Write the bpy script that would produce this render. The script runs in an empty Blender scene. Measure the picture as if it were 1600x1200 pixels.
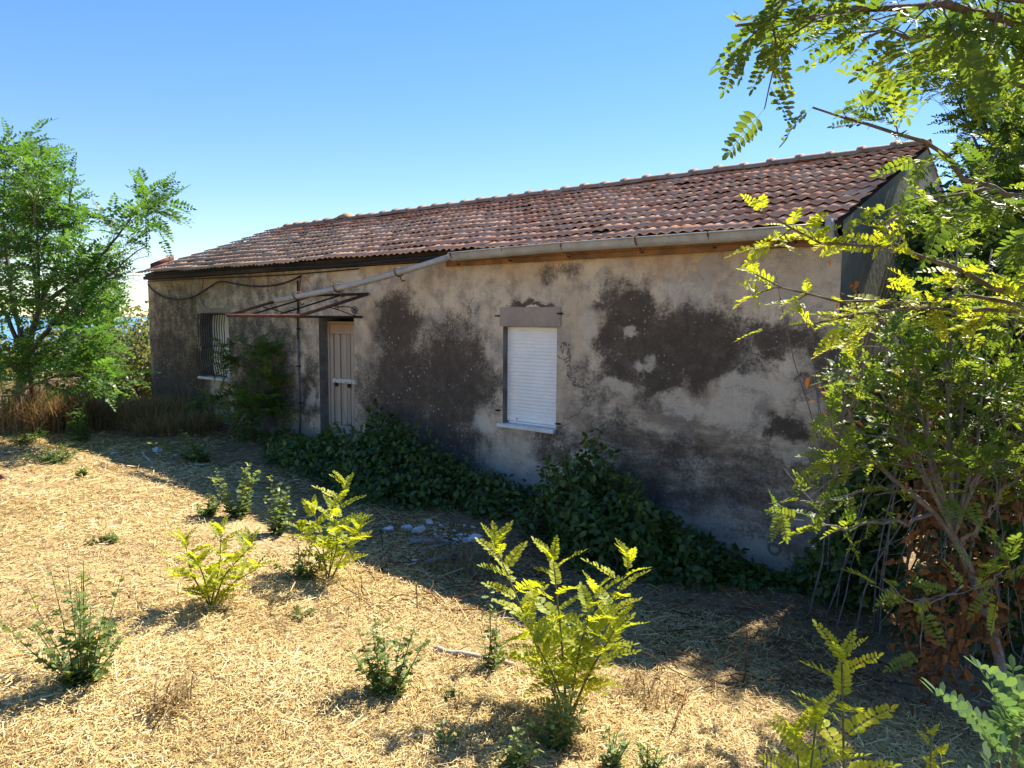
import bpy, math
import numpy as np
from math import radians, sin, cos, pi

# ------------------------------------------------------------------ camera, sky, sun, exposure
SC = bpy.context.scene
COL = SC.collection
FPX, YAW, PIT, ROL = 1160.4, -0.6988, 0.0876, 0.0065
EYE = np.array([15.724, -6.9925, 2.3945])
FW = np.array([sin(YAW)*cos(PIT), cos(YAW)*cos(PIT), -sin(PIT)])
_r0 = np.array([cos(YAW), -sin(YAW), 0.0]); _u0 = np.cross(_r0, FW)
RT = cos(ROL)*_r0 + sin(ROL)*_u0
UP = -sin(ROL)*_r0 + cos(ROL)*_u0
from mathutils import Matrix, Vector
cam = bpy.data.objects.new('camera', bpy.data.cameras.new('camera'))
COL.objects.link(cam)
cam.matrix_world = Matrix(((RT[0], UP[0], -FW[0], EYE[0]), (RT[1], UP[1], -FW[1], EYE[1]), (RT[2], UP[2], -FW[2], EYE[2]), (0, 0, 0, 1)))
cam.data.sensor_width = 36.0
cam.data.lens = 36.0*FPX/1600.0
cam.data.clip_start = 0.05
cam.data.clip_end = 60000.0
SC.camera = cam

SUN_EL = radians(47.0)
SUN_AZ = math.atan2(0.05, 0.9987)            # from +Y towards +X
world = bpy.data.worlds.new('World'); SC.world = world; world.use_nodes = True
wn = world.node_tree; wn.nodes.clear()
sky = wn.nodes.new('ShaderNodeTexSky'); sky.sky_type = 'NISHITA'; sky.sun_disc = False
sky.sun_elevation = SUN_EL; sky.sun_rotation = SUN_AZ
sky.altitude = 0; sky.air_density = 1.0; sky.dust_density = 0.0; sky.ozone_density = 3.0
bg = wn.nodes.new('ShaderNodeBackground'); bg.inputs[1].default_value = 0.127
wo = wn.nodes.new('ShaderNodeOutputWorld')
hs = wn.nodes.new('ShaderNodeHueSaturation'); hs.inputs['Saturation'].default_value = 1.52; hs.inputs['Hue'].default_value = 0.514
gm = wn.nodes.new('ShaderNodeGamma'); gm.inputs[1].default_value = 0.70
wn.links.new(sky.outputs[0], gm.inputs[0]); wn.links.new(gm.outputs[0], hs.inputs['Color']); wn.links.new(hs.outputs[0], bg.inputs[0]); wn.links.new(bg.outputs[0], wo.inputs[0])

sl = bpy.data.lights.new('sun', 'SUN'); sl.energy = 4.9; sl.angle = radians(0.53); sl.color = (1.0, 0.925, 0.79)
sun = bpy.data.objects.new('sun', sl); COL.objects.link(sun)
SUND = Vector((sin(SUN_AZ)*cos(SUN_EL), cos(SUN_AZ)*cos(SUN_EL), sin(SUN_EL)))
sun.rotation_euler = (-SUND).to_track_quat('-Z', 'Y').to_euler()
sun.location = (20, 10, 20)
SC.view_settings.view_transform = 'Standard'; SC.view_settings.look = 'None'
SC.view_settings.exposure = 1.5; SC.view_settings.gamma = 1.0
SC.view_settings.use_curve_mapping = False
SC.render.engine = 'CYCLES'
cy = SC.cycles
cy.max_bounces = 7; cy.diffuse_bounces = 3; cy.glossy_bounces = 2; cy.transmission_bounces = 5; cy.transparent_max_bounces = 4
cy.use_denoising = True; cy.denoiser = 'OPENIMAGEDENOISE'; cy.denoising_prefilter = 'ACCURATE'; cy.denoising_input_passes = 'RGB_ALBEDO_NORMAL'
cy.sample_clamp_indirect = 6.0

# ------------------------------------------------------------------ places: a photograph point -> a point of the place
def _dir(u, v):
    return FW + (u-800)/FPX*RT + (600-v)/FPX*UP
def on_y(u, v, y=0.0):
    d = _dir(u, v); return EYE + d*(y-EYE[1])/d[1]
def at_d(u, v, depth):
    return EYE + _dir(u, v)*depth
def sst(t):
    t = np.clip(t, 0, 1); return t*t*(3-2*t)
def ground_z(x, y):
    x = np.asarray(x, float); y = np.asarray(y, float)
    z = 0.42 - 0.42*sst((x-6)/7)*sst((y+5.5)/5)
    z = z + 0.018*np.sin(x*1.9+y*0.7)*np.sin(y*1.6-x*0.4) + 0.012*np.sin(x*4.1+1.3)*np.sin(y*3.7+x)
    # land falls away to the sea on the left / behind
    far = np.clip(-(x+6), 0, None)
    z = z - 0.045*far*sst(far/12) 
    z = np.maximum(z, -34.0)
    return z
def on_g(u, v):
    z = 0.4
    for i in range(60):
        d = _dir(u, v); P = EYE + d*(z-EYE[2])/d[2]
        z = 0.5*z + 0.5*float(ground_z(P[0], P[1]))
    return P

# ------------------------------------------------------------------ mesh helpers
def norm(a):
    a = np.asarray(a, float)
    return a/np.maximum(np.linalg.norm(a, axis=-1, keepdims=True), 1e-9)
class Acc:
    """collects quads; build() links them as one mesh object"""
    def __init__(s): s.v = []; s.q = []; s.t = []; s.n = 0
    def add(s, V, F, tint=None):
        V = np.asarray(V, float); F = np.asarray(F, int)
        if V.ndim == 2: V = V[None]
        n, k, _ = V.shape
        s.v.append(V.reshape(-1, 3))
        s.q.append((F[None] + (np.arange(n)*k)[:, None, None] + s.n).reshape(-1, 4))
        if tint is None: tint = np.full(n, 0.5)
        tint = np.broadcast_to(np.asarray(tint, float), (n,))
        s.t.append(np.repeat(tint, len(F)))
        s.n += n*k
    def tube(s, P, R, sides=6, tint=0.5, cap=True):
        P = np.asarray(P, float); k = len(P)
        R = np.broadcast_to(np.asarray(R, float), (k,))
        T = norm(np.gradient(P, axis=0))
        ref = np.array([0, 0, 1.0]) if abs(T[0][2]) < 0.9 else np.array([1.0, 0, 0])
        V = []
        a = norm(np.cross(T[0], ref))
        for i in range(k):
            a = norm(a - T[i]*np.dot(a, T[i])); b = np.cross(T[i], a)
            ang = np.arange(sides)*2*pi/sides
            V.append(P[i] + R[i]*(np.cos(ang)[:, None]*a + np.sin(ang)[:, None]*b))
        V = np.concatenate(V)
        F = []
        for i in range(k-1):
            for j in range(sides):
                j2 = (j+1) % sides
                F.append((i*sides+j, i*sides+j2, (i+1)*sides+j2, (i+1)*sides+j))
        if cap and sides == 4:
            F += [(3, 2, 1, 0), tuple((k-1)*sides+j for j in range(4))]
        elif cap and sides == 6:
            for o, fl in ((0, True), ((k-1)*sides, False)):
                a1 = (o, o+1, o+2, o+3); a2 = (o, o+3, o+4, o+5)
                F += [a1[::-1], a2[::-1]] if fl else [a1, a2]
        s.add(V, F, tint)
    def box(s, x0, x1, y0, y1, z0, z1, tint=0.5):
        V = [(x0,y0,z0),(x1,y0,z0),(x1,y1,z0),(x0,y1,z0),(x0,y0,z1),(x1,y0,z1),(x1,y1,z1),(x0,y1,z1)]
        s.add(V, BOXF, tint)
    def mesh(s, name, smooth=False):
        m = bpy.data.meshes.new(name)
        V = np.concatenate(s.v); Q = np.concatenate(s.q)
        m.vertices.add(len(V)); m.vertices.foreach_set('co', V.astype(np.float32).ravel())
        m.loops.add(len(Q)*4); m.loops.foreach_set('vertex_index', Q.astype(np.int32).ravel())
        m.polygons.add(len(Q)); m.polygons.foreach_set('loop_start', (np.arange(len(Q))*4).astype(np.int32))
        m.polygons.foreach_set('loop_total', np.full(len(Q), 4, np.int32))
        at = m.attributes.new('tint', 'FLOAT', 'FACE')
        at.data.foreach_set('value', np.concatenate(s.t).astype(np.float32))
        if smooth: m.polygons.foreach_set('use_smooth', np.ones(len(Q), bool))
        m.update(calc_edges=True); 
        return m
    def build(s, name, mat, parent=None, smooth=False):
        m = s.mesh(name, smooth); m.materials.append(mat)
        return link(name, m, parent)
BOXF = [(0,3,2,1),(4,5,6,7),(0,1,5,4),(1,2,6,5),(2,3,7,6),(3,0,4,7)]
def link(name, data, parent=None):
    o = bpy.data.objects.new(name, data); COL.objects.link(o)
    if parent is not None: o.parent = parent
    return o
def tag(o, label=None, cat=None, group=None, kind=None):
    if label: o['label'] = label
    if cat: o['category'] = cat
    if group: o['group'] = group
    if kind: o['kind'] = kind
    return o
def empty(name, loc=(0, 0, 0)):
    o = bpy.data.objects.new(name, None); COL.objects.link(o); o.location = loc
    o.empty_display_size = 0.2
    return o
def part_box(name, x0, x1, y0, y1, z0, z1, mat, parent, bev=0.004):
    import bmesh
    bm = bmesh.new()
    vs = [bm.verts.new(c) for c in [(x0,y0,z0),(x1,y0,z0),(x1,y1,z0),(x0,y1,z0),(x0,y0,z1),(x1,y0,z1),(x1,y1,z1),(x0,y1,z1)]]
    for f in BOXF: bm.faces.new([vs[i] for i in f])
    if bev: bmesh.ops.bevel(bm, geom=bm.edges[:], offset=bev, segments=1, affect='EDGES')
    m = bpy.data.meshes.new(name); bm.to_mesh(m); bm.free(); m.materials.append(mat)
    return link(name, m, parent)
def child(acc_or, name, mat, root, smooth=False):
    """build in world coordinates, then hang under root (an Empty moved to its base)"""
    o = acc_or.build(name, mat, root, smooth)
    o.location = -Vector(root.location)
    return o

# ------------------------------------------------------------------ node helpers
class NT:
    def __init__(s, name):
        s.m = bpy.data.materials.new(name); s.m.use_nodes = True
        s.t = s.m.node_tree; s.t.nodes.clear()
        s.out = s.t.nodes.new('ShaderNodeOutputMaterial')
    def n(s, typ, ins=None, **pr):
        nd = s.t.nodes.new('ShaderNode'+typ)
        for k, v in pr.items(): setattr(nd, k, v)
        for k, v in (ins or {}).items():
            sk = nd.inputs[k]
            if hasattr(v, 'is_output'): s.t.links.new(v, sk)
            elif hasattr(v, 'outputs'): s.t.links.new(v.outputs[0], sk)
            else: sk.default_value = v
        return nd
    def m_(s, op, a, b=0.0, c=None, clamp=False):
        ins = {0: a, 1: b}
        if c is not None: ins[2] = c
        return s.n('Math', ins, operation=op, use_clamp=clamp).outputs[0]
    def mix(s, f, a, b, bt='MIX'):
        nd = s.t.nodes.new('ShaderNodeMix'); nd.data_type = 'RGBA'; nd.blend_type = bt
        for idx, v in ((0, f), (6, a), (7, b)):
            sk = nd.inputs[idx]
            if hasattr(v, 'is_output'): s.t.links.new(v, sk)
            else: sk.default_value = v if idx == 0 else (tuple(v)+(1,))[:4]
        return nd.outputs[2]
    def noise(s, vec, scale, detail=4, rough=0.55, dist=0.0):
        nd = s.n('TexNoise', {'Scale': scale, 'Detail': detail, 'Roughness': rough, 'Distortion': dist})
        if vec is not None: s.t.links.new(vec, nd.inputs['Vector'])
        return nd
    def mr(s, v, a, b, c=0.0, d=1.0, smooth=True):
        nd = s.n('MapRange', {'From Min': a, 'From Max': b, 'To Min': c, 'To Max': d})
        if smooth: nd.interpolation_type = 'SMOOTHSTEP'
        s.t.links.new(v, nd.inputs['Value']); return nd.outputs[0]
    def pos(s): return s.n('NewGeometry').outputs['Position']
    def ramp(s, f, stops):
        nd = s.t.nodes.new('ShaderNodeValToRGB'); s.t.links.new(f, nd.inputs[0])
        el = nd.color_ramp.elements
        while len(el) < len(stops): el.new(0.5)
        for e, (p, c) in zip(el, stops): e.position = p; e.color = tuple(c)+(1,)
        return nd.outputs[0]
    def bsdf(s, col, rough=0.8, bump=None, bstr=0.3, bdist=0.01, metal=0.0, spec=0.3):
        b = s.n('BsdfPrincipled', {'Roughness': rough, 'Metallic': metal, 'Specular IOR Level': spec})
        if hasattr(col, 'is_output'): s.t.links.new(col, b.inputs['Base Color'])
        else: b.inputs['Base Color'].default_value = tuple(col)+(1,)
        if bump is not None:
            bp = s.n('Bump', {'Strength': bstr, 'Distance': bdist, 'Height': bump})
            s.t.links.new(bp.outputs[0], b.inputs['Normal'])
        return b
    def done(s, b):
        s.t.links.new(b.outputs[0], s.out.inputs[0]); return s.m

def mat_plain(name, c1, c2, scale=8, rough=0.8, bstr=0.3, metal=0.0, thr=(0.35, 0.65), detail=5, gr=0.25):
    N = NT(name); p = N.pos()
    a = N.noise(p, scale, detail, 0.65); f = N.mr(a.outputs[0], *thr)
    fine = N.noise(p, scale*9, 3, 0.6)
    col = N.mix(f, c1, c2)
    col = N.mix(N.mr(fine.outputs[0], 0.35, 0.7, 0.0, gr), col, tuple(0.55*x for x in c1))
    return N.done(N.bsdf(col, rough, fine.outputs[0], bstr, 0.006, metal))
def mat_leaf(name, stops, trans=0.45, rough=0.45, tcol=(1.35, 1.25, 0.55), spec=0.4, rnd=0.0):
    N = NT(name)
    t = N.n('Attribute', attribute_name='tint').outputs['Fac']
    if rnd:
        oi = N.n('ObjectInfo').outputs['Random']
        t = N.m_('ADD', t, N.m_('MULTIPLY', N.m_('SUBTRACT', oi, 0.5), rnd), clamp=True)
    col = N.ramp(t, stops)
    ns = N.noise(N.pos(), 60, 2)
    col = N.mix(N.mr(ns.outputs[0], 0.3, 0.7, 0.0, 0.12), col, stops[0][1])
    b = N.bsdf(col, rough, spec=spec)
    tc = N.mix(1.0, col, tcol, 'MULTIPLY')
    tr = N.n('BsdfTranslucent'); N.t.links.new(tc, tr.inputs[0])
    mx = N.n('MixShader', {0: trans, 1: b, 2: tr})
    return N.done(mx)

# ------------------------------------------------------------------ materials
M = {}
def stain_wall():
    N = NT('stained_plaster'); p = N.pos()
    sx = N.n('SeparateXYZ', {0: p})
    big = N.noise(p, 1.1, 3, 0.6); mid = N.noise(p, 4.5, 5, 0.65); fine = N.noise(p, 28, 4, 0.7); grit = N.noise(p, 110, 2, 0.6)
    vec = N.n('VectorMath', {0: p, 1: N.n('VectorMath', {0: N.n('VectorMath', {0: N.noise(p, 2.6, 4, 0.62).outputs[1], 1: (0.5, 0.5, 0.5)}, operation='SUBTRACT').outputs[0], 1: (0.75, 0.0, 0.6)}, operation='MULTIPLY').outputs[0]}, operation='ADD').outputs[0]
    def ell(lst):
        acc = None
        for (u0, v0, u1, v1, s) in lst:
            um, vm = (u0+u1)/2, (v0+v1)/2
            c = on_y(um, vm); a = on_y(u0, vm); b = on_y(u1, vm); t = on_y(um, v0); d = on_y(um, v1)
            rx = max(0.05, abs(b[0]-a[0])/2); rz = max(0.04, abs(t[2]-d[2])/2)
            q = N.n('VectorMath', {0: vec, 1: (float((a[0]+b[0])/2), 0.0, float(c[2]))}, operation='SUBTRACT').outputs[0]
            q = N.n('VectorMath', {0: q, 1: (1/rx, 0.0, 1/rz)}, operation='MULTIPLY').outputs[0]
            # squarer than an ellipse
            ln = N.n('VectorMath', {0: q}, operation='LENGTH').outputs[1]
            f = N.mr(ln, 0.40, 1.50, s, 0.0)
            acc = f if acc is None else N.m_('MAXIMUM', acc, f)
        return acc
    dark = ell([(228,555,335,665,1.0),(228,500,300,600,.75),(285,530,325,660,.95),(365,525,470,690,.8),(470,560,500,665,.75),
                (575,458,660,560,.95),(556,520,690,700,.95),(640,505,770,690,.97),(690,560,790,640,.7),(610,650,780,740,.9),
                (925,448,1040,560,1.0),(960,480,1190,610,1.0),(985,545,1075,640,.95),(930,540,1010,620,.8),(895,560,960,640,.45),
                (1150,500,1290,560,.8),(1240,520,1330,640,.7),(1185,648,1262,695,.9),(900,630,1030,740,.40),(1000,670,1130,760,.50),
                (1090,700,1320,800,.46),(1030,740,1290,850,.55),(900,720,1060,860,.66),(1270,640,1330,880,.5),(795,470,865,484,.85),
                (845,405,905,440,.45),(830,660,905,740,.5),(330,420,470,470,.35),(226,440,335,570,.55),(330,470,480,600,.5),(470,430,560,480,.3)])
    light = ell([(1115,585,1260,622,.9),(1025,620,1110,650,.85),(1100,605,1185,690,.7),(1170,640,1200,700,.6),(1215,700,1262,735,.75),
                 (968,505,1000,530,.8),(935,590,1000,615,.7),(985,560,1030,580,.6),(560,440,600,620,.35),(735,640,775,690,.75),
                 (740,690,830,745,.55),(1060,790,1240,860,.5),(1130,840,1260,895,.75),(1230,560,1275,590,.6),(480,600,495,640,.7),(330,570,345,640,.7),
                 (905,490,940,540,.7),(1000,440,1150,462,.6)])
    g = N.m_('ADD', dark, N.m_('MULTIPLY', N.m_('SUBTRACT', mid.outputs[0], 0.5), 1.1))
    g = N.m_('ADD', g, N.m_('MULTIPLY', N.m_('SUBTRACT', fine.outputs[0], 0.5), 1.7))
    g = N.m_('ADD', g, N.m_('MULTIPLY', N.m_('SUBTRACT', grit.outputs[0], 0.5), 1.0))
    g = N.m_('SUBTRACT', g, N.m_('MULTIPLY', light, 0.95))
    st = N.mr(g, 0.06, 0.82)
    # speckles of bare lime showing through the mould
    vo = N.n('TexVoronoi', {'Vector': p, 'Scale': 17.0, 'Randomness': 1.0}, feature='F1')
    spk = N.mr(vo.outputs['Distance'], 0.10, 0.24, 1.0, 0.0)
    spz = N.mr(N.noise(p, 1.7, 3, 0.6).outputs[0], 0.36, 0.56)
    spm = N.mr(N.n('SeparateColor', {0: vo.outputs['Color']}).outputs[0], 0.35, 0.5)
    xz = N.mr(sx.outputs[0], 8.0, 10.6, 1.0, 0.4)
    spk = N.m_('MULTIPLY', N.m_('MULTIPLY', spk, spm), N.m_('MULTIPLY', spz, xz))
    base = N.mix(N.mr(big.outputs[0], 0.35, 0.65), (0.57, 0.44, 0.305), (0.74, 0.60, 0.435))
    base = N.mix(N.mr(mid.outputs[0], 0.42, 0.66), base, (0.42, 0.34, 0.26))
    # grey repaired top-left region and rust-ochre run under the eaves
    lf = N.mr(sx.outputs[0], 4.6, 7.4, 0.6, 0.0)
    base = N.mix(N.m_('MULTIPLY', lf, N.mr(mid.outputs[0], 0.35, 0.6)), base, (0.34, 0.31, 0.24))
    zt = N.mr(N.m_('ADD', sx.outputs[2], N.m_('MULTIPLY', mid.outputs[0], 0.5)), 2.95, 3.35)
    och = N.m_('MULTIPLY', zt, N.mr(N.noise(p, 0.9, 3).outputs[0], 0.40, 0.62))
    base = N.mix(N.m_('MULTIPLY', och, 0.75), base, (0.55, 0.31, 0.13))
    # peeled grey skim patches
    pe = N.mr(N.noise(vec, 1.6, 2, 0.5).outputs[0], 0.56, 0.60)
    base = N.mix(N.m_('MULTIPLY', pe, 0.55), base, (0.37, 0.335, 0.29))
    # blue-grey tint over the foot of the wall, fading upwards
    zb = N.mr(N.m_('ADD', sx.outputs[2], N.m_('MULTIPLY', mid.outputs[0], 0.7)), 0.75, 1.15, 1.0, 0.0)
    base = N.mix(N.m_('MULTIPLY', zb, 0.4), base, (0.36, 0.38, 0.42))
    halo = N.mr(N.m_('ADD', dark, N.m_('MULTIPLY', N.m_('SUBTRACT', mid.outputs[0], 0.5), 0.8)), 0.08, 0.75, 0.0, 0.55)
    base = N.mix(halo, base, (0.22, 0.175, 0.13))
    dk = N.mix(fine.outputs[0], (0.026, 0.019, 0.014), (0.088, 0.066, 0.048))
    dk = N.mix(N.m_('MULTIPLY', zb, 0.5), dk, (0.045, 0.055, 0.085))
    # vertical run marks and a broad brown bloom over the lower right
    run = N.noise(N.n('VectorMath', {0: p, 1: (9.0, 1.0, 0.8)}, operation='MULTIPLY').outputs[0], 1.0, 4, 0.6)
    base = N.mix(N.mr(run.outputs[0], 0.50, 0.75, 0.0, 0.35), base, (0.25, 0.195, 0.145))
    hb = N.noise(N.n('VectorMath', {0: p, 1: (1.4, 1.0, 5.0)}, operation='MULTIPLY').outputs[0], 1.0, 5, 0.65)
    low = N.m_('MULTIPLY', N.mr(sx.outputs[2], 1.0, 2.0, 1.0, 0.0), N.mr(sx.outputs[0], 9.5, 11.5))
    base = N.mix(N.m_('MULTIPLY', low, N.mr(hb.outputs[0], 0.36, 0.62, 0.0, 0.9)), base, (0.165, 0.115, 0.075))
    dk = N.mix(N.mr(N.noise(p, 7.0, 5, 0.7).outputs[0], 0.45, 0.75, 0.0, 0.7), dk, (0.17, 0.13, 0.10))
    col = N.mix(N.m_('MULTIPLY', st, 0.91), base, dk)
    col = N.mix(N.m_('MULTIPLY', N.mr(N.m_('ADD', light, N.m_('MULTIPLY', N.m_('SUBTRACT', fine.outputs[0], 0.5), 1.4)), 0.35, 0.75), 0.6), col, (0.66, 0.56, 0.44))
    col = N.mix(N.m_('MULTIPLY', spk, N.m_('MULTIPLY', st, 0.95)), col, (0.62, 0.55, 0.47))
    col = N.mix(N.mr(grit.outputs[0], 0.3, 0.7, 0.0, 0.30), col, (0.06, 0.05, 0.042))
    # hairline cracks
    cr = N.n('TexVoronoi', {'Vector': vec, 'Scale': 0.9}, feature='DISTANCE_TO_EDGE')
    crk = N.m_('MULTIPLY', N.mr(cr.outputs[0], 0.003, 0.008, 1.0, 0.0), N.mr(N.noise(p, 0.8).outputs[0], 0.52, 0.58))
    col = N.mix(N.m_('MULTIPLY', crk, 0.7), col, (0.05, 0.04, 0.035))
    h = N.m_('ADD', N.m_('ADD', fine.outputs[0], N.m_('MULTIPLY', grit.outputs[0], 0.6)), N.m_('MULTIPLY', pe, -1.2))
    return N.done(N.bsdf(col, 0.92, h, 0.55, 0.012, spec=0.15))
M['wall'] = stain_wall()
M['gable'] = mat_plain('gable_plaster', (0.27, 0.27, 0.215), (0.18, 0.195, 0.15), 1.4, 0.92, 0.5)
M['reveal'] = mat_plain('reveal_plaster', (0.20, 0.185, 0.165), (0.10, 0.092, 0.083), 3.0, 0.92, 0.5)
M['band'] = mat_plain('cement_band', (0.36, 0.29, 0.235), (0.29, 0.235, 0.19), 2.0, 0.92, 0.4)
M['inside'] = mat_plain('dark_interior', (0.02, 0.018, 0.016), (0.03, 0.027, 0.024), 2.0, 0.95, 0.1)
def tile_mat():
    N = NT('clay_tile'); p = N.pos(); s = N.n('SeparateXYZ', {0: p})
    ix = N.m_('FLOOR', N.m_('DIVIDE', s.outputs[0], 0.2485)); iy = N.m_('FLOOR', N.m_('DIVIDE', s.outputs[1], 0.297))
    wn_ = N.n('TexWhiteNoise', {'Vector': N.n('CombineXYZ', {0: ix, 1: iy, 2: 0.0}).outputs[0]}, noise_dimensions='3D')
    n1 = N.noise(p, 3.2, 5, 0.7); n2 = N.noise(p, 17, 5, 0.7); n3 = N.noise(p, 70, 3, 0.6)
    col = N.ramp(wn_.outputs[0], [(0.0, (0.54, 0.245, 0.145)), (0.35, (0.60, 0.29, 0.18)), (0.7, (0.65, 0.345, 0.22)), (1.0, (0.66, 0.40, 0.27))])
    lich = N.mr(N.m_('ADD', n1.outputs[0], N.m_('MULTIPLY', n2.outputs[0], 0.6)), 0.72, 1.0)
    col = N.mix(N.m_('MULTIPLY', lich, 0.45), col, (0.70, 0.48, 0.33))
    lefty = N.mr(s.outputs[0], 4.0, 9.5, 0.65, 0.1)
    col = N.mix(N.m_('MULTIPLY', lefty, N.mr(n2.outputs[0], 0.35, 0.6)), col, (0.62, 0.46, 0.30))
    redtop = N.m_('MULTIPLY', N.mr(s.outputs[1], 1.9, 2.6), N.mr(s.outputs[0], 7.0, 10.5, 1.0, 0.25))
    col = N.mix(N.m_('MULTIPLY', redtop, 0.55), col, (0.33, 0.095, 0.055))
    col = N.mix(N.mr(n3.outputs[0], 0.52, 0.75, 0.0, 0.35), col, (0.12, 0.065, 0.045))
    col = N.mix(N.mr(n2.outputs[0], 0.60, 0.74, 0.0, 0.5), col, (0.14, 0.085, 0.06))
    return N.done(N.bsdf(col, 1.0, n3.outputs[0], 0.5, 0.006, spec=0.0))
M['tile'] = tile_mat()
M['ridge'] = mat_plain('ridge_tile_clay', (0.34, 0.19, 0.13), (0.36, 0.29, 0.22), 7, 0.9, 0.5)
M['lichen'] = mat_plain('yellow_lichen', (0.42, 0.29, 0.11), (0.30, 0.22, 0.13), 12, 0.95, 0.5)
M['underroof'] = mat_plain('roof_boarding', (0.05, 0.04, 0.03), (0.09, 0.06, 0.04), 5, 0.9, 0.3)
M['fascia'] = mat_plain('weathered_fascia', (0.30, 0.145, 0.055), (0.12, 0.06, 0.035), 3.0, 0.85, 0.5)
M['darkstrip'] = mat_plain('dark_brown_strip', (0.035, 0.026, 0.022), (0.075, 0.048, 0.036), 6, 0.9, 0.5)
M['zinc'] = mat_plain('zinc_sheet', (0.40, 0.395, 0.385), (0.30, 0.285, 0.27), 5, 0.5, 0.08)
M['rust'] = mat_plain('rusty_iron', (0.17, 0.07, 0.045), (0.07, 0.038, 0.03), 14, 0.85, 0.4)
M['redpaint'] = mat_plain('oxide_red_frame', (0.23, 0.085, 0.06), (0.12, 0.05, 0.04), 9, 0.8, 0.3)
M['iron'] = mat_plain('black_iron', (0.016, 0.015, 0.015), (0.035, 0.028, 0.024), 12, 0.6, 0.2, 0.3)
M['cable'] = mat_plain('black_cable', (0.015, 0.014, 0.014), (0.03, 0.028, 0.026), 9, 0.6, 0.1)
M['wire'] = mat_plain('pale_wire', (0.36, 0.32, 0.26), (0.28, 0.25, 0.2), 9, 0.6, 0.1)
M['pipe'] = mat_plain('grey_pipe', (0.17, 0.17, 0.175), (0.10, 0.10, 0.105), 5, 0.7, 0.2)
def wood_mat():
    N = NT('door_wood'); p = N.pos(); s = N.n('SeparateXYZ', {0: p})
    st = N.n('VectorMath', {0: p, 1: (60.0, 60.0, 2.5)}, operation='MULTIPLY').outputs[0]
    g = N.noise(st, 1.0, 4, 0.6); n = N.noise(p, 4, 3)
    col = N.mix(g.outputs[0], (0.25, 0.195, 0.145), (0.56, 0.455, 0.345))
    top = N.mr(N.m_('ADD', s.outputs[2], N.m_('MULTIPLY', n.outputs[0], 0.35)), 2.18, 2.48)
    col = N.mix(N.m_('MULTIPLY', top, 0.85), col, (0.36, 0.19, 0.085))
    bot = N.mr(N.m_('ADD', s.outputs[2], N.m_('MULTIPLY', n.outputs[0], 0.3)), 0.75, 0.98, 1.0, 0.0)
    col = N.mix(N.m_('MULTIPLY', bot, 0.6), col, (0.20, 0.20, 0.23))
    return N.done(N.bsdf(col, 0.85, g.outputs[0], 0.5, 0.004))
M['wood'] = wood_mat()
M['chippedwhite'] = mat_plain('chipped_white_paint', (0.60, 0.57, 0.52), (0.20, 0.14, 0.10), 22, 0.7, 0.4, 0, (0.52, 0.60))
M['shutter'] = mat_plain('white_shutter', (0.84, 0.81, 0.77), (0.78, 0.755, 0.715), 3.5, 0.45, 0.0, gr=0.05)
M['marble'] = mat_plain('white_marble', (0.72, 0.71, 0.69), (0.58, 0.57, 0.56), 5, 0.5, 0.1)
M['stone'] = mat_plain('rubble_plaster', (0.70, 0.69, 0.67), (0.46, 0.45, 0.44), 14, 0.95, 0.6)
M['greywood'] = mat_plain('grey_board', (0.30, 0.27, 0.24), (0.17, 0.145, 0.125), 10, 0.9, 0.4)
M['stick'] = mat_plain('bleached_stick', (0.55, 0.46, 0.37), (0.36, 0.28, 0.21), 11, 0.85, 0.4)
M['litter'] = mat_plain('pale_litter', (0.55, 0.58, 0.62), (0.40, 0.43, 0.48), 20, 0.6, 0.3)
M['bark'] = mat_plain('robinia_bark', (0.16, 0.125, 0.10), (0.075, 0.058, 0.047), 16, 0.9, 0.7)
M['greybark'] = mat_plain('grey_twig_bark', (0.21, 0.185, 0.165), (0.115, 0.10, 0.09), 20, 0.85, 0.5)
M['greenstem'] = mat_plain('green_brown_stem', (0.13, 0.10, 0.045), (0.10, 0.12, 0.04), 20, 0.7, 0.2)
M['robinia'] = mat_leaf('robinia_leaf', [(0.0, (0.050, 0.095, 0.022)), (0.5, (0.105, 0.175, 0.030)), (1.0, (0.25, 0.31, 0.04))], 0.58)
M['robinia_left'] = mat_leaf('tree_leaf', [(0.0, (0.055, 0.12, 0.030)), (0.5, (0.105, 0.20, 0.040)), (1.0, (0.17, 0.28, 0.05))], 0.5, tcol=(1.1, 1.22, 0.55))
M['sapling'] = mat_leaf('sapling_leaf', [(0.0, (0.20, 0.27, 0.025)), (0.5, (0.36, 0.41, 0.033)), (1.0, (0.50, 0.50, 0.045))], 0.55, 0.5, (1.35, 1.25, 0.5), 0.25, rnd=0.5)
M['nearleaf'] = mat_leaf('near_leaf', [(0.0, (0.075, 0.14, 0.075)), (0.5, (0.12, 0.20, 0.085)), (1.0, (0.17, 0.25, 0.075))], 0.40, 0.5, (1.2, 1.25, 0.6), 0.3, rnd=0.5)
M['oak'] = mat_leaf('oak_leaf', [(0.0, (0.075, 0.12, 0.035)), (0.5, (0.16, 0.225, 0.066)), (1.0, (0.30, 0.36, 0.11))], 0.45, 0.45)
M['bramble'] = mat_leaf('bramble_leaf', [(0.0, (0.034, 0.062, 0.015)), (0.5, (0.072, 0.125, 0.026)), (1.0, (0.14, 0.20, 0.036))], 0.38, 0.45)
M['ivy'] = mat_leaf('ivy_leaf', [(0.0, (0.035, 0.070, 0.020)), (0.5, (0.080, 0.135, 0.032)), (1.0, (0.20, 0.25, 0.045))], 0.48, 0.38, spec=0.5)
M['dry'] = mat_leaf('dry_leaf', [(0.0, (0.085, 0.040, 0.018)), (0.5, (0.20, 0.095, 0.036)), (1.0, (0.33, 0.165, 0.06))], 0.35, 0.7, (1.3, 1.0, 0.6), 0.2)
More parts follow.
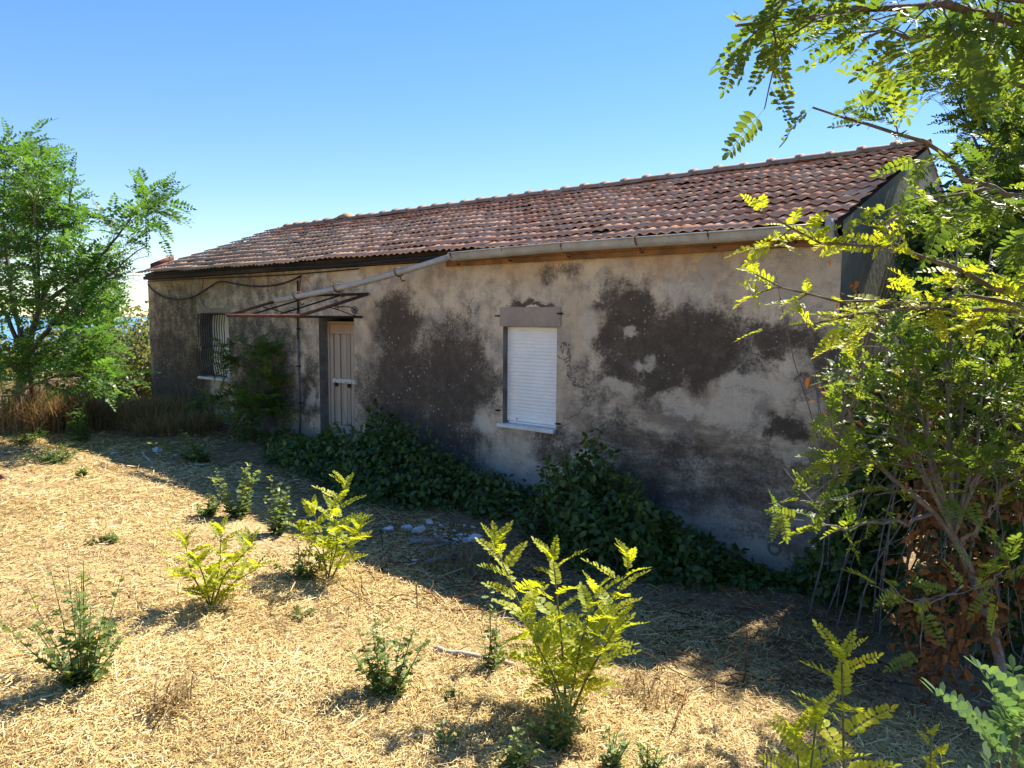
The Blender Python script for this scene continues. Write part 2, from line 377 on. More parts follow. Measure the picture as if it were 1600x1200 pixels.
M['drygrass'] = mat_leaf('dry_grass', [(0.0, (0.13, 0.085, 0.040)), (0.5, (0.30, 0.21, 0.095)), (1.0, (0.46, 0.35, 0.17))], 0.3, 0.7, (1.1, 1.0, 0.8), 0.2)
M['straw'] = mat_leaf('straw', [(0.0, (0.20, 0.125, 0.055)), (0.35, (0.46, 0.315, 0.115)), (0.75, (0.68, 0.51, 0.205)), (1.0, (0.80, 0.68, 0.39))], 0.15, 0.6, (1.0, 1.0, 0.9), 0.3)
M['farbush'] = mat_leaf('far_bush_leaf', [(0.0, (0.08, 0.11, 0.035)), (0.5, (0.17, 0.19, 0.06)), (1.0, (0.30, 0.28, 0.11))], 0.4)
def ground_mat():
    N = NT('dry_ground'); p = N.pos(); s = N.n('SeparateXYZ', {0: p})
    n0 = N.noise(p, 0.35, 4, 0.6); n1 = N.noise(p, 2.2, 5, 0.65); n2 = N.noise(p, 19, 5, 0.7); n3 = N.noise(p, 90, 3, 0.6)
    str_ = N.noise(N.n('VectorMath', {0: p, 1: (120.0, 14.0, 30.0)}, operation='MULTIPLY').outputs[0], 1.0, 2)
    col = N.mix(N.mr(n1.outputs[0], 0.35, 0.68), (0.42, 0.295, 0.145), (0.20, 0.125, 0.062))
    col = N.mix(N.mr(n2.outputs[0], 0.42, 0.62), col, (0.50, 0.38, 0.19))
    col = N.mix(N.mr(str_.outputs[0], 0.5, 0.7, 0, 0.5), col, (0.56, 0.43, 0.22))
    # bare litter-strewn earth along the house foot, by soil not by shade
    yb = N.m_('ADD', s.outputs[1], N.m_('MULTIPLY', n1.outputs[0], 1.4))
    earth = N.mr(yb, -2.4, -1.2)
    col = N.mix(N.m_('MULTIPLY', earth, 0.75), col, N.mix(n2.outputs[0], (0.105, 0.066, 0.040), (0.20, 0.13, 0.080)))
    far = N.mr(s.outputs[0], -40.0, -8.0, 1.0, 0.0)
    col = N.mix(far, col, N.mix(N.mr(n0.outputs[0], 0.4, 0.6), (0.35, 0.28, 0.15), (0.16, 0.17, 0.07)))
    h = N.m_('ADD', n2.outputs[0], N.m_('MULTIPLY', n3.outputs[0], 0.5))
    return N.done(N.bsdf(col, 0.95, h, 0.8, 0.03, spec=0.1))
M['ground'] = ground_mat()
def sea_mat():
    N = NT('sea_water'); p = N.pos()
    n = N.noise(p, 0.004, 4); w = N.noise(p, 0.08, 3)
    col = N.mix(n.outputs[0], (0.09, 0.22, 0.36), (0.12, 0.27, 0.42))
    return N.done(N.bsdf(col, 0.9, w.outputs[0], 0.1, 1.0, spec=0.0))
M['sea'] = sea_mat()

# ------------------------------------------------------------------ setting: ground and sea
def make_ground():
    xs = np.unique(np.concatenate([-np.geomspace(20, 900, 26), np.arange(-20, 0, 1.0), np.arange(0, 20, 0.2), np.arange(20, 40, 2.0), np.geomspace(40, 900, 10)]))
    ys = np.unique(np.concatenate([-np.geomspace(14, 900, 16), np.arange(-14, 4, 0.2), np.arange(4, 30, 2.0), np.geomspace(30, 900, 14)]))
    X, Y = np.meshgrid(xs, ys, indexing='ij')
    Z = ground_z(X, Y)
    V = np.stack([X, Y, Z], -1).reshape(-1, 3)
    ny = len(ys); i, j = np.meshgrid(np.arange(len(xs)-1), np.arange(ny-1), indexing='ij')
    a = (i*ny+j).ravel(); Q = np.stack([a, a+ny, a+ny+1, a+1], -1)
    A = Acc(); A.add(V, Q)
    o = A.build('ground', M['ground'], None, True); tag(o, 'dry straw-covered yard sloping down to the farmhouse', kind='structure')
    A = Acc(); s = 40000.0
    A.add([(-s, -s, -33.0), (s, -s, -33.0), (s, s, -33.0), (-s, s, -33.0)], [(0, 1, 2, 3)])
    tag(A.build('sea', M['sea']), 'strip of blue sea at the horizon left of the house', kind='structure')
make_ground()

# ------------------------------------------------------------------ the farmhouse
L, W, HE, HR, OV = 13.6675, 3.128, 3.25, 4.466, 0.142
DEPTH = 2*W
house = empty('farmhouse', (0, 0, 0))
tag(house, 'long derelict single-storey farmhouse with mould-stained plaster and clay tile roof', 'farmhouse')
ZB = -0.4
DOOR = (5.88, 6.76, 0.34, 2.40); WIN = (9.70, 10.53, 1.09, 2.30); GRW = (2.15, 3.16, 1.27, 2.46)
def front_wall():
    T = 0.42
    xs = sorted({0.0, L, DOOR[0], DOOR[1], WIN[0], WIN[1], GRW[0], GRW[1]})
    zs = sorted({ZB, 3.14, DOOR[2], DOOR[3], WIN[2], WIN[3], GRW[2], GRW[3]})
    A = Acc(); R = Acc()
    hole = lambda x, z: any(o[0] < x < o[1] and o[2] < z < o[3] for o in (DOOR, WIN, GRW))
    for i in range(len(xs)-1):
        for j in range(len(zs)-1):
            x0, x1, z0, z1 = xs[i], xs[i+1], zs[j], zs[j+1]
            if not hole((x0+x1)/2, (z0+z1)/2):
                A.add([(x0,0,z0),(x1,0,z0),(x1,0,z1),(x0,0,z1)], [(0,1,2,3)])
    A.add([(0,0,3.14),(L,0,3.14),(L,T,3.14),(0,T,3.14)], [(0,1,2,3)])
    A.build('front_wall', M['wall'], house)
    for o in (DOOR, WIN, GRW):
        x0, x1, z0, z1 = o
        R = Acc()
        R.add([(x0,0,z0),(x0,T,z0),(x0,T,z1),(x0,0,z1)], [(0,1,2,3)])
        R.add([(x1,0,z0),(x1,0,z1),(x1,T,z1),(x1,T,z0)], [(0,1,2,3)])
        R.add([(x0,0,z1),(x0,T,z1),(x1,T,z1),(x1,0,z1)], [(0,1,2,3)])
        R.add([(x0,0,z0),(x1,0,z0),(x1,T,z0),(x0,T,z0)], [(0,1,2,3)])
        R.build('wall_reveal', M['reveal'], house)
        B = Acc(); B.add([(x0,T,z0),(x1,T,z0),(x1,T,z1),(x0,T,z1)], [(0,1,2,3)])
        B.build('dark_opening', M['inside'], house)
front_wall()
def gable(x, sgn):
    rng = np.random.default_rng(5)
    ys = np.linspace(0, DEPTH, 21); A = Acc()
    roofz = lambda y: HE + (HR-HE)*(1-abs(y-W)/(W+OV)) - 0.022
    for a, b in zip(ys[:-1], ys[1:]):
        za, zb = roofz(a), roofz(b)
        q = [(x,a,ZB),(x,b,ZB),(x,b,zb),(x,a,za)]
        A.add(q if sgn > 0 else q[::-1], [(0,1,2,3)])
    return A.build('gable_wall', M['gable'] if sgn > 0 else M['wall'], house)
gable(L, 1); gable(0, -1)
A = Acc(); A.add([(0,DEPTH,ZB),(0,DEPTH,3.2),(L,DEPTH,3.2),(L,DEPTH,ZB)], [(0,1,2,3)]); A.build('back_wall', M['gable'], house)

# roof: boarding, tiles, ridge caps
SL = math.hypot(W+OV, HR-HE); SY, SZ = (W+OV)/SL, (HR-HE)/SL     # unit vector up the slope
NY, NZ = -SZ, SY
def slope(x, s, n=0.0):
    return np.array([x, -OV + s*SY + n*NY, HE + s*SZ + n*NZ])
A = Acc()
for (x0, x1) in ((-.10, L-.012),):
    for sg in (1, -1):
        P = [slope(x0, 0.12, -0.03), slope(x1, 0.12, -0.03), slope(x1, SL, -0.03), slope(x0, SL, -0.03)]
        Q = [slope(x0, 0.12, -0.09), slope(x1, 0.12, -0.09), slope(x1, SL, -0.09), slope(x0, SL, -0.09)]
        V = np.array(P+Q)
        if sg < 0: V[:, 1] = 2*W - V[:, 1]
        F = np.array([(0,1,2,3),(7,6,5,4),(0,4,5,1),(1,5,6,2),(3,2,6,7),(0,3,7,4)])
        A.add(V, F if sg > 0 else F[:, ::-1])
roof = A.build('roof', M['underroof'], house)
TW, TL = 0.2485, 0.317
def tile_arr(rng, w=0.262, l=0.40, th=0.015):
    u = np.array([0, .08, .17, .26, .35, .44, .52, .60, .69, .78, .87, .95, 1.0])
    h = np.array([.003, .012, .021, .021, .010, .002, .002, .011, .020, .020, .009, .003, .004])
    V = []
    for s, nn in ((0.0, 0.030), (l, -0.004)):
        for a, b in zip(u, h): V.append(((a-0.5)*w, s, nn+b))
    for a, b in zip(u, h): V.append(((a-0.5)*w, 0.004, 0.030+b-th))
    F = [(i, i+1, 13+i+1, 13+i) for i in range(12)] + [(26+i, 26+i+1, i+1, i) for i in range(12)]
    return np.array(V, float), F
TV, TF = tile_arr(None)
TF2 = TF
def tiles():
    rng = np.random.default_rng(11)
    protos = []
    for k in range(4):
        V = TV.copy(); V[:13, 1] += rng.normal(0, 0.005, 13); V[:13, 2] += rng.normal(0, 0.002, 13); V[26:, 2] = V[:13, 2]-0.015+rng.normal(0, .002, 13)
        A = Acc(); A.add(V, TF2); m = A.mesh('tile'); m.materials.append(M['tile']); protos.append((m, V))
    ncol = int(round(L/TW)); nrow = 11
    items = []
    for c in range(ncol):
        for r in range(nrow):
            x = -0.13 + (c+0.5)*(L+0.13)/ncol; s = -0.02 + r*TL
            wob = 0.018*sin(x*0.9+1.0) + 0.012*sin(x*2.3+r*0.8) - 0.02*math.exp(-((x-8.3)/1.4)**2)
            s += rng.normal(0, 0.012); x += rng.normal(0, 0.006)
            if r == 0: s -= 0.02
            rz = rng.normal(0, 0.022); tl = rng.normal(0, 0.012); dn = abs(rng.normal(0, 0.006))
            if rng.random() < 0.03: rz += rng.choice([-1, 1])*0.09; s -= 0.05*rng.random()
            cen = slope(x, s, 0.004+wob*0.6+dn)
            items.append((np.linalg.norm(cen-EYE), cen, rz, tl, rng.integers(4)))
    items.sort(key=lambda t: t[0])
    far = Acc()
    ax = np.array([1, 0, 0.]); ay = np.array([0, SY, SZ]); an = np.array([0, NY, NZ])
    for i, (_, cen, rz, tl, k) in enumerate(items):
        X = ax*cos(rz)+ay*sin(rz); Yv = ay*cos(rz)-ax*sin(rz); Nv = an
        Yv = norm(Yv+Nv*tl); Nv = np.cross(X, Yv)
        if i < 300:
            o = link('tile', protos[k][0], roof)
            o.matrix_local = Matrix(((X[0],Yv[0],Nv[0],cen[0]),(X[1],Yv[1],Nv[1],cen[1]),(X[2],Yv[2],Nv[2],cen[2]),(0,0,0,1)))
        else:
            V = protos[k][1]
            far.add(cen + V[:, :1]*X + V[:, 1:2]*Yv + V[:, 2:]*Nv, TF2)
    # the unseen back slope
    V = TV
    for c in range(ncol):
        for r in range(nrow):
            P = slope((c+.5)*L/ncol, r*TL, 0.004); T = P + V[:, :1]*ax + V[:, 1:2]*ay + V[:, 2:]*an
            T[:, 1] = 2*W - T[:, 1]
            far.add(T, np.array(TF2)[:, ::-1])
    tag(far.build('farther_tiles', M['tile'], roof), kind='stuff')
    # ridge caps: half-round with a collar at one end
    n = 35; ln = (L-0.35)/n
    for i in range(n):
        x0 = 0.35 + i*ln; A = Acc(); prof = []
        for (dx, r) in ((0, 0.14), (0.06, 0.142), (0.065, 0.105), (ln+0.03, 0.10)):
            for a in np.linspace(-0.1, pi+0.1, 8):
                prof.append((x0+dx, W+r*cos(a)*1.15, HR+0.015+r*0.72*sin(a)+0.008*sin(i*2.1)))
        F = [(k*8+j, k*8+j+1, (k+1)*8+j+1, (k+1)*8+j) for k in range(3) for j in range(7)]
        A.add(prof, F); o = A.build('ridge_tile', M['ridge'], roof, False)
    A = Acc(); rng = np.random.default_rng(3)   # lichen-grown broken cap by the left third of the ridge
    P = on_y(541, 349, W); th = np.linspace(0, pi, 7)
    V = [(P[0]+dx, W+0.16*cos(a), HR+0.05+s*sin(a)) for dx, s in ((-0.2, 0.04), (-.1, 0.10), (0.05, 0.13), (.14, .09), (0.2, 0.03)) for a in th]
    A.add(V, [(k*7+j, k*7+j+1, (k+1)*7+j+1, (k+1)*7+j) for k in range(4) for j in range(6)])
    o = A.build('broken_ridge_cap', M['lichen'], roof); o['label'] = 'yellow lichen-grown broken ridge cap'
    # oxide-red flashing on the left verge corner
    A = Acc(); a0 = slope(-0.10, 0.02, 0.03); a1 = slope(-0.10, 0.75, 0.05); a2 = slope(0.06, .75, .05); a3 = slope(0.06, 0.02, 0.03); up = np.array([0, 0, 0.02])
    A.add([a0, a3, a2, a1, a0+up, a3+up, a2+up, a1+up], BOXF)
    b0 = slope(-0.09, 0.28, 0.05); b1 = slope(-0.09, 0.80, 0.05); h = np.array([0, 0, 0.13]); t = np.array([0.035, 0, 0])
    A.add([b0, b0+t, b1+t, b1, b0+h*.7, b0+h*.7+t, b1+h+t, b1+h], BOXF)
    A.build('verge_flashing', M['redpaint'], roof)
tiles()

# eaves: fascia, dark strip, gutter and brackets
def eaves():
    xj = 9.02
    part_box('fascia_board', xj-0.25, L-0.02, -0.075, -0.035, 3.065, 3.165, M['fascia'], house)
    part_box('fascia_board', xj-0.1, L-0.02, -0.125, -0.08, 3.12, 3.20, M['fascia'], house)
    part_box('eaves_strip', 0.02, xj-0.3, -0.10, -0.03, 3.145, 3.212, M['darkstrip'], house)  # dark brown strip below the left tile edge
    # thin black lip along the underside of the left tiles
    A = Acc(); A.tube([slope(x, 0.02, -0.05+0.012*sin(x*1.7)) + np.array([0, -0.02, -0.03]) for x in np.linspace(4.6, 9.0, 12)], 0.026, 6)
    A.build('eaves_lip', M['iron'], house)
    # soffit rafters' ends
    def gut(path, name, r=1.0):
        A = Acc(); path = np.array(path); k = len(path); T = norm(np.gradient(path, axis=0)); V = []
        sec = [(-.07, 0), (-.07, -.055), (-.045, -.085), (0, -.092), (.045, -.082), (.068, -.045), (.074, .004), (.084, .010), (.090, .0), (.086, -.006)]
        for i in range(k):
            side = norm(np.cross(T[i], [0, 0, 1])); upv = np.cross(side, T[i])
            for p_, q_ in sec: V.append(path[i] + side*p_*r + upv*q_*r)
        V = np.array(V); n = 10
        F = [(i*n+j, i*n+j+1, (i+1)*n+j+1, (i+1)*n+j) for i in range(k-1) for j in range(n-1)]
        A.add(V, F)
        o = A.build(name, M['zinc'], house, True)
        md = o.modifiers.new('thickness', 'SOLIDIFY'); md.thickness = 0.003; return o
    yy = -OV-0.065
    gp = [(x, yy-0.012*sin(x*2.0), 3.235 - 0.004*(L-x) + 0.008*sin(x*1.3)) for x in np.linspace(xj, L-0.12, 14)]
    g1 = gut(gp, 'gutter')
    a = np.array(gp[0]); b = np.array([6.30, -1.02, 2.66])
    hp = [a + (b-a)*t + np.array([0, 0, -0.10*sin(pi*t)*0.5]) for t in np.linspace(0.005, 1, 10)]
    g2 = gut(hp, 'fallen_gutter', 0.72); g2['label'] = 'detached gutter length hanging down onto the canopy frame'
    def bracket(P, par, dz=0.0):
        A = Acc(); th = np.linspace(pi*0.95, 2*pi*1.03, 8)
        pts = [P + np.array([0, 0.084*cos(t), 0.082*sin(t)]) for t in th]
        pts = [P + np.array([0, 0.10, 0.02])] + pts[::1] if False else pts
        A.tube(pts, 0.009, 4); A.tube([P+np.array([0, -.083, 0.0]), P+np.array([0, -.06, 0.03]), P+np.array([0, 0.06, 0.03])], 0.007, 4)
        A.tube([P+np.array([0, 0.02, -0.08]), P+np.array([0, 0.05, -0.14]), P+np.array([0, 0.10, -0.13])], 0.010, 4)
        o = A.build('gutter_bracket', M['rust'], house)
    for x in (9.06, 9.92, 10.78, 11.72, 12.52, 13.3):
        bracket(np.array([x, yy, 3.235-0.004*(L-x)]), None)
    for t in (0.28, 0.62, 0.86): bracket(a+(b-a)*t + np.array([0, 0, -0.05*sin(pi*t)]), None)
    # zinc outlet stub at the right end
    A = Acc(); A.tube([(L-0.06, yy+0.03, 3.28), (L-0.06, yy+0.03, 3.12), (L-0.05, yy+0.06, 3.02)], [0.04, 0.045, 0.03], 6); A.build('gutter_outlet', M['zinc'], house)
eaves()

# door
def door():
    x0, x1, z0, z1 = DOOR; y = 0.17
    d = empty('door', (x0, y, z0)); d.parent = house
    def bx(name, a, b, c0, c1, e, f, m, bev=0.004):
        o = part_box(name, a, b, c0, c1, e, f, m, None, bev); o.parent = d; o.location = -Vector(d.location); return o
    zt = z1-0.10
    bx('door_frame', x0+.002, x1-.002, y-.01, y+.06, zt, zt+0.035, M['wood'])
    bx('door_frame', x0+.002, x0+.04, y-.01, y+.06, z0+.1, zt-.002, M['wood']); bx('door_frame', x1-.04, x1-.002, y-.01, y+.06, z0+.1, zt-.002, M['wood'])
    for (a, b, n) in ((x0+.045, x0+.555, 6), (x0+.562, x1-.043, 3)):
        bx('top_rail', a, b, y+.005, y+.045, zt-.16, zt-.004, M['wood'])
        bx('bottom_rail', a, b, y+.005, y+.045, z0+.10, z0+.36, M['wood'])
        w = (b-a)/n
        for i in range(n):
            pr = 0.0 if i in (0, n-1) or i % 2 == 0 else 0.018
            bx('plank', a+i*w+.004, a+(i+1)*w-.010, y+.004+pr, y+.04, z0+.362, zt-.162, M['wood'], 0.006)
            if i % 2: bx('moulding', a+i*w+w*.35, a+i*w+w*.6, y-.004+pr, y+.004+pr-.0005, z0+.40, zt-.20, M['wood'], 0.003)
    bx('hasp_bar', x0+.15, x1-.02, y-.035, y-.012, 1.375, 1.445, M['chippedwhite'], .006)
    for xx in (x0+.24, x0+.56, x1-.10):
        bx('padlock', xx-.025, xx+.025, y-.045, y-.01, 1.315, 1.372, M['iron'], .008)
    part_box('door_step', x0-0.05, x1+0.05, -0.06, 0.41, z0-0.25, z0+0.095, M['reveal'], house, .01)
door()

# windows
def shutter(par, x0, x1, z0, z1, y):
    n = int(round((z1-z0)/0.043)); h = (z1-z0)/n
    A = Acc(); zz = [0, .12, .5, .88, 1.0]; yy = [0.005, 0.0, -0.002, 0.0, 0.005]
    V = [(x, b, a*h) for a, b in zip(zz, yy) for x in (0, x1-x0)]
    A.add(V, [(2*i, 2*i+1, 2*i+3, 2*i+2) for i in range(4)])
    m = A.mesh('slat'); m.materials.append(M['shutter'])
    for i in range(n):
        o = link('slat', m, par); o.location = Vector((x0, y, z0+i*h)) - Vector(par.location)
def window(o4, depth, sill_over, name):
    x0, x1, z0, z1 = o4
    w = empty(name, (x0, 0, z0)); w.parent = house
    def bx(nm, *a):
        o = part_box(nm, *a[:7], None, a[7] if len(a) > 7 else .004); o.parent = w; o.location = -Vector(w.location); return o
    shutter(w, x0+.02, x1-.02, z0+.03, z1-.003, depth)
    bx('shutter_guide', x0+.001, x0+.019, depth-.012, depth+.03, z0+.03, z1-.004, M['shutter']); bx('shutter_guide', x1-.019, x1-.001, depth-.012, depth+.03, z0+.03, z1-.004, M['shutter'])
    bx('bottom_bar', x0+.021, x1-.021, depth-.012, depth+.006, z0+.004, z0+.028, M['shutter'])
    bx('sill', x0-.06, x1-.002, -sill_over, depth+.05, z0-.045, z0+.002, M['marble'], .006)
    return w, bx
w1, bx1 = window(WIN, 0.095, 0.055, 'shuttered_window')
bx1('lintel_band', WIN[0]-.05, WIN[1]+.06, -0.014, -0.001, WIN[3]+.004, WIN[3]+.235, M['band'], .004)
for (xx, zz) in ((WIN[0]-.10, 2.42), (WIN[1]+.03, 2.45), (WIN[0]-.09, 1.24), (WIN[1]+.02, 1.16)):
    bx1('hinge_pin', xx, xx+.055, -.05, -.001, zz, zz+.018, M['iron'], .003)
for (xx, zz) in ((WIN[0]+.16, 1.145), (WIN[1]-.045, 1.145)):
    bx1('shutter_stop', xx, xx+.014, .066, .082, zz, zz+.018, M['iron'], .003)
w2, bx2 = window(GRW, 0.24, 0.06, 'barred_window')
bx2('lintel_band', GRW[0]-.03, GRW[1]+.05, -0.010, -0.001, GRW[3]+.004, GRW[3]+.10, M['band'], .003)
gr = empty('grille', (0, 0, 0)); gr.parent = house
def grille():
    x0, x1, z0, z1 = GRW; off = Vector((0, 0, 0))
    def put(A, nm):
        o = A.build(nm, M['iron'], gr); o.location = off
    for i in range(12):
        x = x0+.03+i*(x1-x0-.06)/11
        A = Acc(); z = np.linspace(z0+.03, z1-.01, 17); t = (z-z0)/(z1-z0)
        dx = 0.028*np.sin(t*2*pi*2.0+0.6); dy = -0.05-0.05*np.sin(t*pi)*(1-t)*1.5
        A.tube(np.stack([x+dx, dy, z], -1), 0.008, 4); put(A, 'bar')
    for z in (z0+.05, (z0+z1)/2, z1-.02):
        A = Acc(); t = (z-z0)/(z1-z0); y = -0.05-0.05*sin(t*pi)*(1-t)*1.5-0.012
        A.tube([(x0-.02, y, z), (x1+.005, y, z)], 0.009, 4); put(A, 'cross_bar')
grille()

# canopy frame over the door
def canopy():
    c = empty('canopy_frame', (5.2, 0, 2.4)); c.parent = house
    off = -Vector(c.location)
    def bar(P, r, nm='frame_bar', mat='iron', s=4):
        A = Acc(); A.tube(P, r, s); o = A.build(nm, M[mat], c); o.location = off
    xl, xr = 5.25, 7.12; yf = -1.18; zw, zf = 2.74, 2.415
    bar([(xl, -.02, zw), (xr, -.02, zw)], .018)
    bar([(xl, yf, zf), (xr, yf, zf)], .024, mat='rust')
    bar([(xl, -.02, zw), (xl, yf, zf)], .022, mat='rust'); bar([(xr, -.02, zw), (xr, yf, zf)], .023, mat='rust')
    for x in (5.75, 6.45): bar([(x, -.02, zw-.012), (x, yf, zf-.012)], .012)
    bar([(5.15, -.025, 2.405), (6.98, -.025, 2.405)], .017)
    for x in (5.3, 6.9):
        for (sy, sz, s, dr) in ((-.10, 2.50, 1, 0.065), (-.42, 2.55, -1, .06)):
            t = np.linspace(0, 3.2*pi, 26); r = dr*(1-t/(3.6*pi))
            P = np.stack([np.full(26, x), sy+s*r*np.cos(t), sz+r*np.sin(t)], -1); bar(P, .006, 'scroll')
        P = [(x, -.02, 2.41), (x, -.16, 2.44), (x, -.36, 2.50), (x, -.62, 2.555)]; bar(P, .007, 'scroll')
    # scroll work lying against the wall over the door
    t = np.linspace(0, 3.0*pi, 24); r = .055*(1-t/(3.6*pi))
    bar(np.stack([6.82-r*np.cos(t), np.full(24, -.03), 2.48+r*np.sin(t)], -1), .006, 'scroll')
    bar([(6.36, -.03, 2.55), (6.5, -.03, 2.56), (6.7, -.03, 2.555), (6.79, -.03, 2.53)], .006, 'scroll')
    t = np.linspace(0, 3.0*pi, 24); r = .06*(1-t/(3.6*pi))
    bar(np.stack([6.36+r*np.cos(t), np.full(24, -.03), 2.60+r*np.sin(t)], -1), .006, 'scroll')
canopy()

# pipe and cables on the wall
def wires():
    def run(px, r, nm, mat, y=-0.03, sides=5):
        P = np.array([on_y(u, v, y) for u, v in px]); t = np.linspace(0, 1, len(P)); tt = np.linspace(0, 1, len(P)*5)
        Q = np.stack([np.interp(tt, t, P[:, i]) for i in range(3)], -1)
        for _ in range(3): Q[1:-1] = (Q[:-2]+Q[1:-1]*2+Q[2:])/4
        A = Acc(); A.tube(Q, r, 6); return A.build(nm, M[mat], house)
    A = Acc(); A.tube([(5.36, -.03, .35), (5.36, -.03, 1.2), (5.36, -.03, 2.05)], .017, 6); A.build('conduit_pipe', M['pipe'], house)
    A = Acc(); A.tube([(5.365, -.03, 2.04), (5.36, -.035, 2.1), (5.37, -.03, 2.6), (5.375, -.03, 2.98)], .015, 6); A.build('conduit_pipe', M['iron'], house)
    for z in (1.0, 1.6, 2.2): part_box('pipe_clip', 5.33, 5.39, -.05, -.002, z, z+.02, M['iron'], house, .003)
    run([(231,444),(240,456),(258,466),(280,469),(305,463),(325,450),(340,440),(352,440),(375,445),(400,448),(430,446),(455,439),(470,431)], .014, 'cable', 'cable')
    run([(231,440),(280,437),(340,434),(400,432),(470,428),(560,420)], .010, 'cable', 'cable', -.04)
    run([(318,436),(316,450),(312,460),(316,474),(324,482)], .005, 'cable', 'cable', -.02)
    run([(330,488),(362,482),(400,466),(440,448),(468,435)], .005, 'wire', 'wire', -.10)
    run([(470,432),(466,470),(468,492)], .006, 'cable', 'cable', -.05)
    run([(475,432),(500,462),(520,490)], .004, 'wire', 'wire', -.02)
    # round plugged drain hole low on the right
    P = on_y(1210, 856); A = Acc(); t = np.linspace(0, 2*pi, 17)
    A.tube(np.stack([P[0]+.055*np.cos(t), np.full(17, -.004), P[2]+.055*np.sin(t)], -1), .014, 6); A.build('drain_ring', M['gable'], house)
wires()

# ------------------------------------------------------------------ plants: templates
def lf_compound(rng, pairs=8, Lr=0.22, ll=0.042, lw=0.019, fold=0.35, droop=0.18, simple=False, gap=0.2):
    """one pinnate leaf along +x; returns verts, quads"""
    V = []; F = []
    def addleaf(base, d, nrm, l, w):
        side = np.cross(nrm, d); i = len(V)
        if simple:
            V.extend([base, base+d*l*.5+side*w*.5, base+d*l, base+d*l*.5-side*w*.5]); F.append((i, i+1, i+2, i+3))
        else:
            k = nrm*l*0.05
            V.extend([base, base+d*l*.28+side*w*.46+k, base+d*l*.72+side*w*.46+k, base+d*l, base+d*l*.72-side*w*.46+k, base+d*l*.28-side*w*.46+k])
            F.extend([(i, i+1, i+2, i+3), (i, i+3, i+4, i+5)])
    def rp(t): return np.array([Lr*t, 0, -droop*Lr*t*t + 0.10*Lr*t])
    # rachis: thin strip
    for t0, t1 in ((0, .35), (.35, .7), (.7, 1.0)):
        a, b = rp(t0), rp(t1); i = len(V); w = np.array([0, .0013, 0])
        V.extend([a-w, a+w, b+w, b-w]); F.append((i, i+1, i+2, i+3))
    for k in range(pairs):
        t = gap + (0.97-gap)*k/(pairs-1); P = rp(t)
        sc = 0.72+0.5*sin(pi*min(1, 0.25+0.75*t)); 
        for s in (-1, 1):
            a = radians(72+rng.normal(0, 7)); f = fold + rng.normal(0, 0.16)
            d = np.array([cos(a), s*sin(a)*cos(f), sin(a)*sin(f)]); n = norm(np.array([0, -s*sin(f), cos(f)])+rng.normal(0, .12, 3)); n = norm(n-d*np.dot(n, d))
            addleaf(P, d, n, ll*sc*rng.uniform(.88, 1.1), lw*sc*rng.uniform(.9, 1.1))
    addleaf(rp(1.0), norm(np.array([1, rng.normal(0, .15), -0.15])), np.array([0.1, 0, 1.]), ll*1.0, lw)
    return np.array(V), np.array(F)
def lf_ovate(fold=0.25, wid=0.62, curl=0.15):
    V = np.array([(0,0,0),(.25,wid*.42,fold*.16),(.62,wid*.40,fold*.14-curl*.1),(1,0,-curl*.35),(.62,-wid*.40,fold*.14-curl*.1),(.25,-wid*.42,fold*.16)], float)
    V[[0, 3], 2] += 0.0
    return V, np.array([(0,1,2,3),(0,3,4,5)])
def lf_oak():
    V = np.array([(0,0,0),(.22,.20,.03),(.34,.12,.02),(.5,.30,.05),(.64,.17,.02),(.8,.22,.03),(1,0,-.04),(.8,-.22,.03),(.64,-.17,.02),(.5,-.30,.05),(.34,-.12,.02),(.22,-.20,.03)], float)
    return V, np.array([(0,1,2,2),(0,2,4,6),(2,3,4,4),(4,5,6,6),(0,6,8,10),(0,10,11,11),(10,8,9,9),(8,6,7,7)])
def frames(D, U):
    """rotation columns x=D, z~U"""
    D = norm(D); S = norm(np.cross(U, D)); N = np.cross(D, S)
    return np.stack([D, S, N], -1)
def place(acc, tmpl, P, D, U, S, tint):
    V, F = tmpl
    R = frames(np.asarray(D, float), np.asarray(U, float))
    W_ = np.einsum('nij,kj->nki', R, V)*np.asarray(S, float)[:, None, None] + np.asarray(P, float)[:, None, :]
    acc.add(W_, F, tint)
def put_multi(acc, tmpls, rng, P, D, U, S, tint):
    P = np.asarray(P, float); D = np.asarray(D, float); U = np.asarray(U, float); S = np.asarray(S, float); tint = np.asarray(tint, float)
    k = rng.integers(len(tmpls), size=len(P))
    for i, t in enumerate(tmpls):
        m = k == i
        if m.any(): place(acc, t, P[m], D[m], U[m], S[m], tint[m])

